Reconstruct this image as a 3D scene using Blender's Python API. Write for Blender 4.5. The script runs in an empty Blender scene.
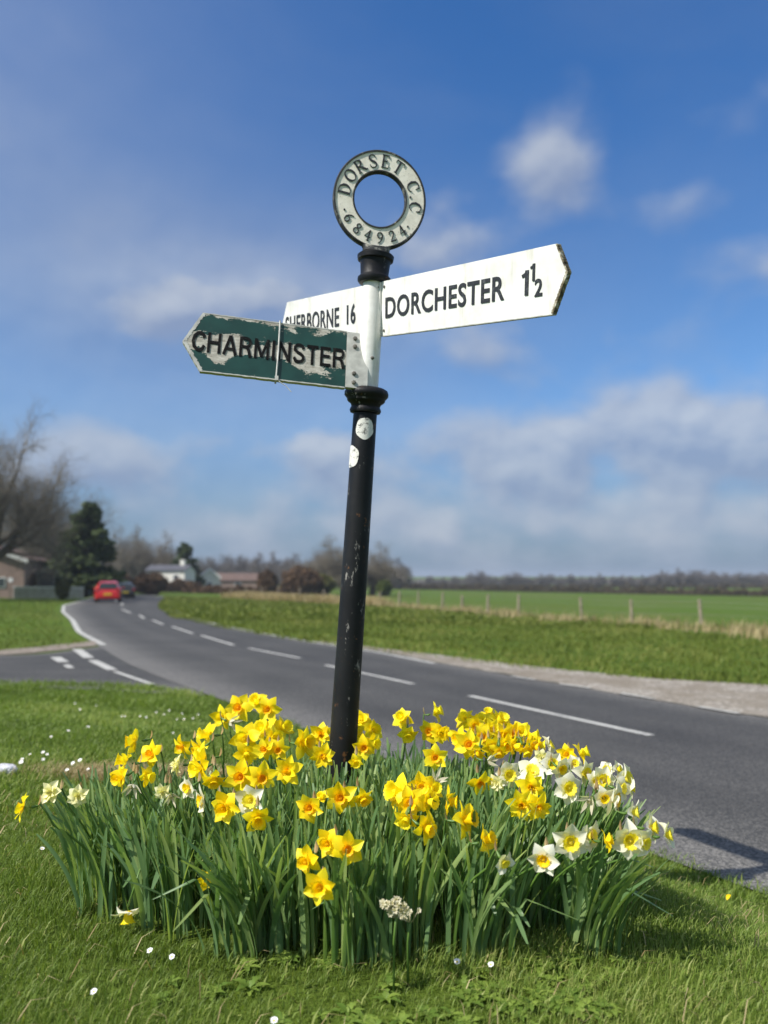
import bpy, bmesh, math, random
import numpy as np
from mathutils import Vector, Matrix, Quaternion
R_ = math.radians
scene = bpy.context.scene
COL = scene.collection
rng = np.random.default_rng(7)
random.seed(7)

# ------------------------------------------------------------------ camera
CAMH, FPX = 0.95, 800.0
PITCH = math.atan(66 / FPX)
cd = bpy.data.cameras.new('camera'); cam = bpy.data.objects.new('camera', cd); COL.objects.link(cam)
cd.sensor_fit = 'HORIZONTAL'; cd.sensor_width = 27.0; cd.lens = 27.0 * FPX / 768
cd.clip_start = 0.05; cd.clip_end = 6000
cam.location = (0, 0, CAMH); cam.rotation_euler = (R_(90) + PITCH, 0, 0)
cd.dof.use_dof = True; cd.dof.focus_distance = 2.3; cd.dof.aperture_fstop = 2.1
scene.camera = cam

# ------------------------------------------------------------------ world: sky with clouds
SUN_AZ_VEC = Vector((-0.825, -0.515, 0.98)).normalized()      # direction towards the sun
SUN_EL = math.asin(SUN_AZ_VEC.z)
world = bpy.data.worlds.new("World"); scene.world = world; world.use_nodes = True
wt = world.node_tree; wt.nodes.clear()
def wn(t, **k):
    n = wt.nodes.new(t)
    for a, b in k.items(): setattr(n, a, b)
    return n
def wmath(op, a, b=None, c=None, clamp=False):
    n = wn('ShaderNodeMath', operation=op); n.use_clamp = clamp
    for i, v in enumerate((a, b, c)):
        if v is None: continue
        if isinstance(v, (int, float)): n.inputs[i].default_value = v
        else: wt.links.new(v, n.inputs[i])
    return n.outputs[0]
wout = wn('ShaderNodeOutputWorld'); wbg = wn('ShaderNodeBackground'); wt.links.new(wbg.outputs[0], wout.inputs[0])
SKY_STR = 0.085
wbg.inputs[1].default_value = SKY_STR
sky = wn('ShaderNodeTexSky', sky_type='NISHITA'); sky.sun_disc = False
sky.sun_elevation = SUN_EL; sky.sun_rotation = math.atan2(SUN_AZ_VEC.x, SUN_AZ_VEC.y)
sky.altitude = 50; sky.air_density = 1.0; sky.dust_density = 0.55; sky.ozone_density = 2.5
tc = wn('ShaderNodeTexCoord'); sep = wn('ShaderNodeSeparateXYZ'); wt.links.new(tc.outputs['Generated'], sep.inputs[0])
az = wmath('MULTIPLY', wmath('ARCTAN2', sep.outputs[0], sep.outputs[1]), 57.29578)
el = wmath('MULTIPLY', wmath('ARCSINE', sep.outputs[2]), 57.29578)
azel = wn('ShaderNodeCombineXYZ'); wt.links.new(az, azel.inputs[0]); wt.links.new(el, azel.inputs[1])
# cloud banks: azimuth, elevation, half width, half height (degrees), weight
BANKS = [(12.6, 27.6, 3.4, 2.5, .48), (21.8, 24.3, 2.6, 1.2, .17), (3.6, 23.6, 4.4, 2.4, .42), (-8.5, 19.5, 9.0, 2.4, .36), (-17.5, 17.8, 7.5, 2.2, .34),
         (16.5, 10.4, 8.0, 2.6, .50), (24.5, 9.6, 5.0, 3.2, .42), (5.5, 8.6, 6.5, 2.3, .34), (-4.6, 9.2, 3.4, 2.0, .42), (9.5, 16.5, 7.5, 2.2, .30),
         (5, 4.5, 34, 3.6, .30), (-22, 8.0, 7, 2.6, .26), (-14, 9.5, 5, 2.2, .18), (26.3, 19.6, 3.0, 1.6, .34), (-26, 12, 7, 3, .12),
         (80, 32, 32, 16, .8), (-95, 38, 30, 16, .8), (150, 35, 34, 18, .9), (-150, 38, 34, 18, .9), (0, 78, 200, 14, .8), (12, 3.0, 22, 3.2, .16)]  # big banks out of view (side, back, overhead) are added to whiten the fill light
def bank_sum(up, left, banks):
    tot = None
    for a, e, sa, se, w in banks:
        mp = wn('ShaderNodeMapping', vector_type='POINT'); wt.links.new(azel.outputs[0], mp.inputs[0])
        mp.inputs['Location'].default_value = ((-a - left) / sa, (-e + up) / se, 0); mp.inputs['Scale'].default_value = (1 / sa, 1 / se, 1)
        d = wn('ShaderNodeVectorMath', operation='DOT_PRODUCT'); wt.links.new(mp.outputs[0], d.inputs[0]); wt.links.new(mp.outputs[0], d.inputs[1])
        g = wmath('MULTIPLY', wmath('POWER', 0.5, d.outputs['Value']), w)
        tot = g if tot is None else wmath('ADD', tot, g)
    return tot
tot = bank_sum(0, 0, BANKS); tot_up = bank_sum(1.0, .5, BANKS[:16])
def wnoise(scale, detail, rough, sx=1.0, sy=1.0, off=(0, 0, 0), dist=0.0):
    mp = wn('ShaderNodeMapping'); wt.links.new(azel.outputs[0], mp.inputs[0])
    mp.inputs['Location'].default_value = off; mp.inputs['Scale'].default_value = (sx, sy, 1)
    n = wn('ShaderNodeTexNoise'); wt.links.new(mp.outputs[0], n.inputs[0])
    n.inputs['Scale'].default_value = scale; n.inputs['Detail'].default_value = detail; n.inputs['Roughness'].default_value = rough
    n.inputs['Distortion'].default_value = dist
    return n.outputs[0]
nz = wnoise(0.17, 5, .44, .85, 1.1, (3, 1, 0), .0)
nz2 = wnoise(0.17, 5, .44, .85, 1.1, (3 - .43, 1 + 1.1, 0), .0)      # same clouds, read a little towards the sun side
def cover(n, tot):
    v = wmath('ADD', tot, wmath('MULTIPLY', wmath('SUBTRACT', n, .5), wmath('ADD', .40, wmath('MULTIPLY', tot, 2.0))))
    mr = wn('ShaderNodeMapRange', interpolation_type='SMOOTHSTEP'); wt.links.new(v, mr.inputs[0])
    mr.inputs[1].default_value = .08; mr.inputs[2].default_value = .55; return mr.outputs[0], v
(c1, v1), (c2, v2) = cover(nz, tot), cover(nz2, tot_up)
thin = wnoise(.045, 5, .55, 1.0, 1.8, (9, 4, 0), .6)
thinm = wn('ShaderNodeMapRange', interpolation_type='SMOOTHSTEP'); wt.links.new(thin, thinm.inputs[0])
thinm.inputs[1].default_value = .40; thinm.inputs[2].default_value = .78; thinm.inputs[4].default_value = .08
lit = wmath('ADD', .34, wmath('MULTIPLY', wmath('SUBTRACT', v1, v2), 2.3), clamp=True)
cr = wn('ShaderNodeMix', data_type='RGBA'); wt.links.new(lit, cr.inputs[0])
cr.inputs[6].default_value = (2.6, 3.2, 4.6, 1); cr.inputs[7].default_value = (5.0, 5.4, 6.1, 1)
veil = None
for a, e, sa, se, w in [(-30, 27, 16, 15, .34), (-8, 19, 15, 5, .50), (4, 7, 40, 4.5, .30)]:
    mp = wn('ShaderNodeMapping', vector_type='POINT'); wt.links.new(azel.outputs[0], mp.inputs[0])
    mp.inputs['Location'].default_value = (-a / sa, -e / se, 0); mp.inputs['Scale'].default_value = (1 / sa, 1 / se, 1)
    d = wn('ShaderNodeVectorMath', operation='DOT_PRODUCT'); wt.links.new(mp.outputs[0], d.inputs[0]); wt.links.new(mp.outputs[0], d.inputs[1])
    g = wmath('MULTIPLY', wmath('POWER', 0.5, d.outputs['Value']), w); veil = g if veil is None else wmath('ADD', veil, g)
veil = wmath('MULTIPLY', veil, wmath('ADD', .45, wmath('MULTIPLY', wnoise(.05, 4, .5, 1, 1.6, (2, 8, 0), .4), 1.1)))
alpha = wmath('MAXIMUM', wmath('MULTIPLY', c1, .80), wmath('ADD', veil, thinm.outputs[0]))
# tint the clear sky slightly deeper, as the photograph's
tint = wn('ShaderNodeMix', data_type='RGBA', blend_type='MULTIPLY'); tint.inputs[0].default_value = 1
wt.links.new(sky.outputs[0], tint.inputs[6])
te = wn('ShaderNodeMapRange', interpolation_type='SMOOTHSTEP'); wt.links.new(el, te.inputs[0]); te.inputs[1].default_value = 14; te.inputs[2].default_value = 38
tm = wn('ShaderNodeMix', data_type='RGBA'); wt.links.new(te.outputs[0], tm.inputs[0]); tm.inputs[6].default_value = (.66, 1.0, 1.32, 1); tm.inputs[7].default_value = (.40, .92, 1.45, 1)
wt.links.new(tm.outputs[2], tint.inputs[7])
# low haze in the air just above the horizon
hz = wn('ShaderNodeMapRange', interpolation_type='SMOOTHSTEP'); wt.links.new(el, hz.inputs[0])
hz.inputs[1].default_value = 13; hz.inputs[2].default_value = -1; hz.inputs[4].default_value = .92
hm = wn('ShaderNodeMix', data_type='RGBA'); wt.links.new(hz.outputs[0], hm.inputs[0]); wt.links.new(tint.outputs[2], hm.inputs[6])
hm.inputs[7].default_value = (1.35, 2.05, 3.05, 1)
mx = wn('ShaderNodeMix', data_type='RGBA'); wt.links.new(alpha, mx.inputs[0]); wt.links.new(hm.outputs[2], mx.inputs[6]); wt.links.new(cr.outputs[2], mx.inputs[7])
wt.links.new(mx.outputs[2], wbg.inputs[0])

# ------------------------------------------------------------------ sun, exposure
sl = bpy.data.lights.new('sun', 'SUN'); sl.energy = 4.7; sl.angle = R_(0.53); sl.color = (1.0, .95, .87)
so = bpy.data.objects.new('sun', sl); COL.objects.link(so); so.location = (-10, -6, 12)
so.rotation_euler = SUN_AZ_VEC.to_track_quat('Z', 'Y').to_euler()
vs = scene.view_settings
vs.view_transform = 'Standard'; vs.look = 'None'; vs.gamma = 1.0; vs.exposure = 0.35; vs.use_curve_mapping = False

# ------------------------------------------------------------------ helpers
def at(px, py, Y):
    """world point seen at photo pixel px, py at depth Y"""
    f = np.array([0, math.cos(PITCH), math.sin(PITCH)]); u = np.array([0, -math.sin(PITCH), math.cos(PITCH)])
    d = f + np.array([1., 0, 0]) * (px - 384) / FPX + u * (512 - py) / FPX
    return Vector(tuple(d * (Y / d[1]))) + Vector((0, 0, CAMH))

def tag(o, label=None, cat=None, group=None, kind=None):
    if label: o['label'] = label
    if cat: o['category'] = cat
    if group: o['group'] = group
    if kind: o['kind'] = kind
    return o
def empty(name, loc, label=None, cat=None, group=None):
    o = bpy.data.objects.new(name, None); COL.objects.link(o); o.location = loc; o.empty_display_size = .05
    return tag(o, label, cat, group)
def obj(name, me, parent=None, origin=None):
    o = bpy.data.objects.new(name, me); COL.objects.link(o)
    if origin is not None: o.location = origin
    if parent is not None: o.parent = parent
    return o
def root_loc(p):
    v = Vector((0, 0, 0))
    while p is not None: v += p.location; p = p.parent
    return v

class MB:
    def __init__(s): s.v = []; s.f = []; s.a = []
    def add(s, vs, fs, a=0.5):
        n = len(s.v); s.v.extend([tuple(v) for v in vs]); s.f.extend([tuple(i + n for i in f) for f in fs]); s.a.extend([a] * len(vs))
    def box(s, c, d, rz=0, a=.5, M=None):
        x, y, z = d[0] / 2, d[1] / 2, d[2] / 2
        m = Matrix.Rotation(rz, 3, 'Z') if M is None else M
        vs = [m @ Vector(p) + Vector(c) for p in ((-x, -y, -z), (x, -y, -z), (x, y, -z), (-x, y, -z), (-x, -y, z), (x, -y, z), (x, y, z), (-x, y, z))]
        s.add(vs, [(3, 2, 1, 0), (4, 5, 6, 7), (0, 1, 5, 4), (1, 2, 6, 5), (2, 3, 7, 6), (3, 0, 4, 7)], a)
    def tube(s, pts, rad, n=8, cap=True, a=.5):
        pts = [Vector(p) for p in pts]; k = len(pts)
        if isinstance(rad, (int, float)): rad = [rad] * k
        t0 = (pts[1] - pts[0]).normalized(); u = t0.orthogonal().normalized(); vs = []
        for i in range(k):
            t = (pts[min(i + 1, k - 1)] - pts[max(i - 1, 0)]).normalized()
            u = (u - t * u.dot(t)); u = u.normalized() if u.length > 1e-6 else t.orthogonal().normalized()
            w = t.cross(u)
            for j in range(n):
                q = 2 * math.pi * j / n; vs.append(pts[i] + (u * math.cos(q) + w * math.sin(q)) * rad[i])
        fs = [(i * n + j, i * n + (j + 1) % n, (i + 1) * n + (j + 1) % n, (i + 1) * n + j) for i in range(k - 1) for j in range(n)]
        if cap: fs += [tuple(range(n - 1, -1, -1)), tuple(range((k - 1) * n, k * n))]
        s.add(vs, fs, a)
    def lathe(s, O, ax, prof, n=40, u=None, a=.5):
        """prof: list of (dist along axis, radius)"""
        ax = Vector(ax).normalized(); u = ax.orthogonal().normalized() if u is None else (Vector(u) - ax * Vector(u).dot(ax)).normalized(); w = ax.cross(u); vs = []
        for h, r in prof:
            for j in range(n):
                q = 2 * math.pi * j / n; vs.append(Vector(O) + ax * h + (u * math.cos(q) + w * math.sin(q)) * max(r, 1e-5))
        k = len(prof)
        fs = [(i * n + j, i * n + (j + 1) % n, (i + 1) * n + (j + 1) % n, (i + 1) * n + j) for i in range(k - 1) for j in range(n)]
        fs += [tuple(range(n - 1, -1, -1)), tuple(range((k - 1) * n, k * n))]
        s.add(vs, fs, a)
    def prism(s, P, a, e, n, poly, th, at_=.5, back=0):
        """poly in (along a, along e); thickness along n from -th/2..th/2"""
        k = len(poly); vs = [P + a * x + e * y + n * (th / 2 + back) for x, y in poly] + [P + a * x + e * y + n * (-th / 2 + back) for x, y in poly]
        fs = [tuple(range(k)), tuple(range(2 * k - 1, k - 1, -1))] + [(i, k + i, k + (i + 1) % k, (i + 1) % k) for i in range(k)]
        s.add(vs, fs, at_)
    def build(s, name, mat, parent=None, smooth=False, world=True, auto=None):
        off = root_loc(parent) if (parent is not None and world) else Vector((0, 0, 0))
        me = bpy.data.meshes.new(name); me.from_pydata([tuple(Vector(v) - off) for v in s.v], [], s.f)
        me.materials.append(mat)
        at_ = me.attributes.new('rnd', 'FLOAT', 'POINT'); at_.data.foreach_set('value', s.a)
        if smooth: me.polygons.foreach_set('use_smooth', [True] * len(me.polygons))
        if auto is not None: me.set_sharp_from_angle(angle=R_(auto))
        me.update()
        return obj(name, me, parent)

def tri_mesh(name, V, T, A, mat, smooth=False, origin=None):
    """fast triangle mesh from numpy arrays"""
    me = bpy.data.meshes.new(name); nv, nt = len(V), len(T)
    me.vertices.add(nv); me.vertices.foreach_set('co', np.asarray(V, np.float32).ravel())
    me.loops.add(nt * 3); me.loops.foreach_set('vertex_index', np.asarray(T, np.int32).ravel())
    me.polygons.add(nt); me.polygons.foreach_set('loop_start', np.arange(0, nt * 3, 3, dtype=np.int32))
    me.polygons.foreach_set('loop_total', np.full(nt, 3, np.int32))
    if smooth: me.polygons.foreach_set('use_smooth', np.ones(nt, bool))
    at_ = me.attributes.new('rnd', 'FLOAT', 'POINT'); at_.data.foreach_set('value', np.asarray(A, np.float32))
    me.materials.append(mat); me.update(calc_edges=True); me.validate()
    return me

# ---- materials
def mat_new(name):
    m = bpy.data.materials.new(name); m.use_nodes = True; nt = m.node_tree; nt.nodes.clear()
    o = nt.nodes.new('ShaderNodeOutputMaterial'); b = nt.nodes.new('ShaderNodeBsdfPrincipled'); nt.links.new(b.outputs[0], o.inputs[0])
    return m, nt, b, o
class NT:
    def __init__(s, nt): s.nt = nt
    def n(s, t, **k):
        x = s.nt.nodes.new(t)
        for a, b in k.items(): setattr(x, a, b)
        return x
    def l(s, a, b): s.nt.links.new(a, b)
    def attr(s, name='rnd'): x = s.n('ShaderNodeAttribute'); x.attribute_name = name; return x.outputs['Fac']
    def coord(s, kind='Object', scale=(1, 1, 1), loc=(0, 0, 0)):
        t = s.n('ShaderNodeTexCoord'); m = s.n('ShaderNodeMapping'); s.l(t.outputs[kind], m.inputs[0])
        m.inputs['Scale'].default_value = scale; m.inputs['Location'].default_value = loc; return m.outputs[0]
    def noise(s, vec, scale, detail=4, rough=.55, dist=0):
        x = s.n('ShaderNodeTexNoise'); x.inputs['Scale'].default_value = scale; x.inputs['Detail'].default_value = detail
        x.inputs['Roughness'].default_value = rough; x.inputs['Distortion'].default_value = dist
        if vec is not None: s.l(vec, x.inputs[0])
        return x.outputs[0]
    def ramp(s, fac, stops, interp='LINEAR'):
        x = s.n('ShaderNodeValToRGB'); x.color_ramp.interpolation = interp
        while len(x.color_ramp.elements) < len(stops): x.color_ramp.elements.new(.5)
        for e_, (p, c) in zip(x.color_ramp.elements, stops):
            e_.position = p; e_.color = (c, c, c, 1) if isinstance(c, (int, float)) else (*c, 1)
        s.l(fac, x.inputs[0]); return x.outputs[0]
    def mix(s, fac, a, b, mode='MIX'):
        x = s.n('ShaderNodeMix', data_type='RGBA', blend_type=mode)
        for i, v in ((0, fac), (6, a), (7, b)):
            if isinstance(v, (int, float)): x.inputs[i].default_value = v if i == 0 else (v, v, v, 1)
            elif isinstance(v, tuple): x.inputs[i].default_value = (*v, 1)
            else: s.l(v, x.inputs[i])
        return x.outputs[2]
    def math(s, op, a, b=None, clamp=False):
        x = s.n('ShaderNodeMath', operation=op); x.use_clamp = clamp
        for i, v in enumerate((a, b)):
            if v is None: continue
            if isinstance(v, (int, float)): x.inputs[i].default_value = v
            else: s.l(v, x.inputs[i])
        return x.outputs[0]
    def bump(s, h, strength, dist, b):
        x = s.n('ShaderNodeBump'); x.inputs['Strength'].default_value = strength; x.inputs['Distance'].default_value = dist
        s.l(h, x.inputs['Height']); s.l(x.outputs[0], b.inputs['Normal'])

def leafy(name, c0, c1, trans=.35, rough=.5, spec=.3, nscale=None, cm=None):
    """foliage: colour by the 'rnd' attribute, some light passing through"""
    m, nt, b, o = mat_new(name); g = NT(nt)
    stops = [(0, c0), (1, c1)] if cm is None else [(0, c0), (.5, cm), (1, c1)]
    c = g.ramp(g.attr(), stops)
    if nscale:
        c = g.mix(g.ramp(g.noise(g.coord('Object'), nscale, 3), [(.35, 0.), (.65, 1.)]), c, g.mix(1.0, c, (.72, .85, .7), 'MULTIPLY'))
    g.l(c, b.inputs['Base Color']); b.inputs['Roughness'].default_value = rough; b.inputs['Specular IOR Level'].default_value = spec
    if trans > 0:
        t = g.n('ShaderNodeBsdfTranslucent'); g.l(g.mix(1.0, c, (1.25, 1.3, .6), 'MULTIPLY'), t.inputs[0])
        ms = g.n('ShaderNodeMixShader'); ms.inputs[0].default_value = trans
        g.l(b.outputs[0], ms.inputs[1]); g.l(t.outputs[0], ms.inputs[2]); g.l(ms.outputs[0], o.inputs[0])
    return m
def plain(name, col, rough=.6, spec=.4, nscale=None, var=.15, metallic=0, bump=None):
    m, nt, b, o = mat_new(name); g = NT(nt); b.inputs['Roughness'].default_value = rough
    b.inputs['Specular IOR Level'].default_value = spec; b.inputs['Metallic'].default_value = metallic
    if nscale:
        n = g.noise(g.coord('Object'), nscale, 5)
        d = tuple(max(0, x * (1 - var * 2)) for x in col); u = tuple(min(1, x * (1 + var)) for x in col)
        g.l(g.ramp(n, [(.3, d), (.7, u)]), b.inputs['Base Color'])
        if bump: g.bump(n, bump[0], bump[1], b)
    else: b.inputs['Base Color'].default_value = (*col, 1)
    return m

M = {}
M['blade'] = leafy('lawn_blade', (.095, .14, .025), (.40, .42, .14), .36, .5, .3, cm=(.185, .275, .046))
M['blade_far'] = leafy('verge_blade', (.085, .115, .018), (.25, .25, .07), .25, .6, .2, cm=(.135, .175, .028))
M['dry'] = leafy('dry_grass', (.24, .18, .08), (.56, .46, .27), .25, .7, .2)
M['leaf'] = leafy('daffodil_leaf', (.10, .19, .070), (.38, .47, .15), .40, .42, .5, cm=(.18, .30, .12))
M['weed'] = leafy('weed_leaf', (.11, .19, .03), (.24, .33, .06), .3, .5, .35)
M['yellow'] = leafy('yellow_petal', (.90, .66, .006), (1.0, .88, .03), .32, .5, .3, cm=(.98, .78, .012))
M['gold'] = leafy('golden_petal', (.95, .60, .003), (1.0, .74, .008), .28, .5, .3)
M['orange'] = leafy('orange_cup', (.92, .44, .002), (1.0, .58, .008), .25, .5, .3)
M['white'] = leafy('white_petal', (.74, .72, .56), (.86, .85, .74), .25, .5, .3)
M['cream'] = leafy('cream_petal', (.84, .80, .42), (.92, .88, .56), .28, .5, .3)
M['lemon'] = leafy('lemon_cup', (.90, .72, .01), (.96, .84, .10), .3, .5, .3)
M['stem'] = leafy('flower_stem', (.07, .15, .03), (.12, .22, .04), .1, .4, .4)
M['spathe'] = leafy('papery_spathe', (.42, .28, .13), (.60, .45, .25), .4, .7, .2)
M['withered'] = leafy('withered_petal', (.55, .50, .36), (.80, .76, .62), .35, .7, .2)
M['daisy_white'] = plain('daisy_white', (.85, .85, .86), .6)
M['bark'] = plain('bark', (.16, .13, .10), .9, .2, 6, .3, bump=(.6, .05))
M['twig'] = leafy('bare_twig', (.12, .105, .08), (.27, .24, .19), 0, .9, .1)
M['twig_far'] = leafy('far_twig', (.11, .10, .095), (.22, .20, .19), 0, .9, .1)
M['conifer'] = leafy('conifer_needles', (.030, .052, .020), (.095, .125, .045), .15, .7, .2)
M['olive'] = leafy('olive_bush', (.07, .075, .022), (.17, .17, .055), .2, .7, .2)
M['ever'] = leafy('evergreen_shrub', (.045, .07, .014), (.14, .17, .035), .2, .6, .3)
M['hedge'] = leafy('bare_hedge', (.07, .045, .028), (.17, .11, .07), 0, .9, .1)
M['hedge_dark'] = leafy('dark_hedge', (.05, .042, .028), (.12, .10, .065), 0, .9, .1)

# white paint, black paint
def m_white():
    m, nt, b, o = mat_new('white_paint'); g = NT(nt); v = g.coord('Object')
    n = g.noise(v, 9, 8, .65); n2 = g.noise(v, 70, 6, .7); n3 = g.noise(g.coord('Object', (14, 14, 2.0), (3, 1, 2)), 2.4, 5, .6)
    c = g.ramp(n, [(.34, (.68, .67, .63)), (.60, (.86, .86, .83))])
    c = g.mix(g.ramp(n3, [(.56, 0.), (.75, .5)]), c, (.42, .38, .24))
    c = g.mix(g.ramp(n2, [(.70, 0.), (.76, .75)]), c, (.20, .15, .09))
    g.l(c, b.inputs['Base Color']); b.inputs['Roughness'].default_value = .55
    g.bump(n2, .2, .002, b); return m
def m_black():
    m, nt, b, o = mat_new('black_paint'); g = NT(nt); v = g.coord('Object')
    n = g.noise(v, 60, 6, .7); n2 = g.noise(g.coord('Object', (1, 1, .35), (5, 2, 1)), 38, 6, .75)
    c = g.ramp(g.noise(v, 5, 5), [(.3, (.006, .006, .008)), (.7, (.016, .017, .019))])
    c = g.mix(g.ramp(n2, [(.615, 0.), (.66, .8)]), c, (.30, .29, .27))
    c = g.mix(g.ramp(g.noise(g.coord('Object', (1, 1, 1), (9, 9, 9)), 25, 5, .7), [(.62, 0.), (.68, .85)]), c, (.16, .075, .03))
    g.l(c, b.inputs['Base Color']); g.l(g.ramp(n, [(.3, .38), (.7, .6)]), b.inputs['Roughness'])
    g.bump(g.mix(.5, n, n2), .25, .003, b); return m
def m_ringface():
    m, nt, b, o = mat_new('ring_white'); g = NT(nt); v = g.coord('Object')
    n = g.noise(v, 30, 8, .7); n2 = g.noise(g.coord('Object', loc=(4, 2, 1)), 110, 5, .7)
    c = g.ramp(n, [(.3, (.70, .65, .54)), (.6, (.92, .87, .75))])
    c = g.mix(g.ramp(n2, [(.62, 0.), (.7, .8)]), c, (.16, .15, .12))
    g.l(c, b.inputs['Base Color']); b.inputs['Roughness'].default_value = .7; g.bump(n2, .3, .002, b); return m
def m_lichenblack():
    m, nt, b, o = mat_new('lichened_black'); g = NT(nt); v = g.coord('Object')
    n = g.noise(v, 26, 6, .7); n2 = g.noise(g.coord('Object', loc=(1, 7, 3)), 34, 6, .7)
    c = g.mix(g.ramp(n, [(.56, 0.), (.66, .85)]), (.022, .024, .026), (.26, .26, .22))
    c = g.mix(g.ramp(n2, [(.64, 0.), (.68, .9)]), c, (.50, .36, .03))
    g.l(c, b.inputs['Base Color']); b.inputs['Roughness'].default_value = .75; g.bump(n, .5, .003, b); return m
def m_letter(name='black_letter', lo=(.016, .018, .022), hi=(.10, .11, .12)):
    m, nt, b, o = mat_new(name); g = NT(nt)
    c = g.ramp(g.noise(g.coord('Object'), 60, 6, .7), [(.55, lo), (.72, hi)])
    g.l(c, b.inputs['Base Color']); b.inputs['Roughness'].default_value = .6; return m
def m_green():
    """dark green paint flaking off a pale board; local x along arm, z across"""
    m, nt, b, o = mat_new('flaking_green_paint'); g = NT(nt)
    tcn = g.n('ShaderNodeTexCoord'); sp = g.n('ShaderNodeSeparateXYZ'); g.l(tcn.outputs['Object'], sp.inputs[0])
    x, z = sp.outputs[0], sp.outputs[2]
    n = g.noise(g.coord('Object', (1.3, 1, 2.6), (2.2, 0, 1.3)), 13, 10, .74, .3)
    # paint has gone mostly in a band behind the letters, along the top edge and low at the post end
    band = g.math('SUBTRACT', 1, g.math('ABSOLUTE', g.math('DIVIDE', g.math('ADD', z, .002), .045)))
    band = g.math('MAXIMUM', band, 0.0)
    top = g.math('MAXIMUM', g.math('DIVIDE', g.math('SUBTRACT', z, .078), .02), 0.0)
    def blob(cx, cz, sx, sz, w):
        dx = g.math('DIVIDE', g.math('SUBTRACT', x, cx), sx); dz = g.math('DIVIDE', g.math('SUBTRACT', z, cz), sz)
        return g.math('MULTIPLY', g.math('POWER', .5, g.math('ADD', g.math('MULTIPLY', dx, dx), g.math('MULTIPLY', dz, dz))), w)
    s = g.math('ADD', g.math('MULTIPLY', band, .50), g.math('MULTIPLY', top, .30))
    for q in ((.07, .02, .05, .055, .25), (.14, -.055, .06, .02, .30), (.435, -.05, .03, .03, .32), (.40, .03, .035, .03, .22), (.13, -.02, .10, .03, .16), (.20, .075, .09, .012, .25)):
        s = g.math('ADD', s, blob(*q)) if q[0] != .07 else g.math('ADD', s, blob(.45, -.005, .045, .04, .22))
    v = g.math('ADD', s, g.math('MULTIPLY', g.math('SUBTRACT', n, .5), 1.6))
    msk = g.ramp(v, [(.25, 0.), (.258, 1.)])
    under = g.ramp(g.noise(g.coord('Object', (.5, 1, 1.6)), 55, 8, .75), [(.30, (.13, .09, .055)), (.42, (.33, .31, .26)), (.62, (.56, .54, .47)), (.74, (.68, .67, .60))])
    green = g.ramp(g.noise(g.coord('Object'), 14, 5, .6), [(.3, (.004, .036, .029)), (.7, (.009, .060, .047))])
    g.l(g.mix(msk, green, under), b.inputs['Base Color']); g.l(g.ramp(msk, [(0, .38), (1, .8)]), b.inputs['Roughness'])
    g.bump(g.math('SUBTRACT', 1.0, msk), .6, .0015, b); return m
def m_rust():
    m, nt, b, o = mat_new('rusty_edge'); g = NT(nt)
    n = g.noise(g.coord('Object'), 40, 7, .7)
    g.l(g.ramp(n, [(.35, (.04, .03, .02)), (.47, (.15, .12, .07)), (.54, (.38, .34, .24)), (.62, (.7, .7, .64))]), b.inputs['Base Color'])
    b.inputs['Roughness'].default_value = .85; g.bump(n, .8, .004, b); return m
M['whitep'] = m_white(); M['blackp'] = m_black(); M['blackp'].node_tree.nodes['Principled BSDF'].inputs['Specular IOR Level'].default_value = .25; M['ringface'] = m_ringface(); M['lichen'] = m_lichenblack()
M['letter'] = m_letter(); M['greenp'] = m_green(); M['rust'] = m_rust()
M['letter_worn'] = m_letter('worn_letter', (.004, .004, .004), (.035, .034, .03)); M['letter_worn'].node_tree.nodes['Principled BSDF'].inputs['Specular IOR Level'].default_value = .15
M['palemetal'] = plain('pale_metal', (.50, .50, .46), .6, .4, 30, .15)
M['bolt'] = plain('bolt', (.13, .12, .10), .6, .5, 60, .3)
M['tie'] = plain('cable_tie', (.50, .50, .47), .5, .4, 40, .2)

# ------------------------------------------------------------------ ground shape
def Bz(x, y):
    x = np.asarray(x, float); y = np.asarray(y, float)
    yy = np.where(y < 60, y, 60 + (1 - np.exp(-(np.maximum(y, 60) - 60) / 60)) * 60)
    return -.35 - .01506 * (yy - 5) - .0214 * 30 * np.tanh(x / 30)
NE0, NE1 = np.array([1.58, 3.40]), np.array([-2.12, 9.36])           # near edge of the road
ned = (NE1 - NE0) / np.linalg.norm(NE1 - NE0); nen = np.array([ned[1], -ned[0]])   # nen points to the road
def s_near(x, y): return -((x - NE0[0]) * nen[0] + (y - NE0[1]) * nen[1])            # >0 on the lawn
def s_top(x, y): return (9.95 - .02 * (x + 3)) - y                                   # >0 this side of the side road
def s_lawn(x, y):
    a, b = s_near(x, y), s_top(x, y); k = .5                                         # smooth minimum rounds the corner
    return -np.log(np.exp(-np.clip(a, -30, 30) / k) + np.exp(-np.clip(b, -30, 30) / k)) * k + .0
def sst(t): t = np.clip(t, 0, 1); return t * t * (3 - 2 * t)
def G(x, y):
    x = np.asarray(x, float); y = np.asarray(y, float)
    s = s_lawn(x, y)
    m = .32 * sst((s - .02) / 1.35) * (1 - sst((y - 4) / 4.5))
    bumps = .012 * np.sin(x * 3.1 + y * 1.3) * np.sin(y * 2.7 - x * .8) * sst(s / .8)
    # far land rises again behind the hedge line
    d = y + .15 * x
    far = 5.6 * sst((d - 300) / 900)
    return Bz(x, y) + m + bumps + far
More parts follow.
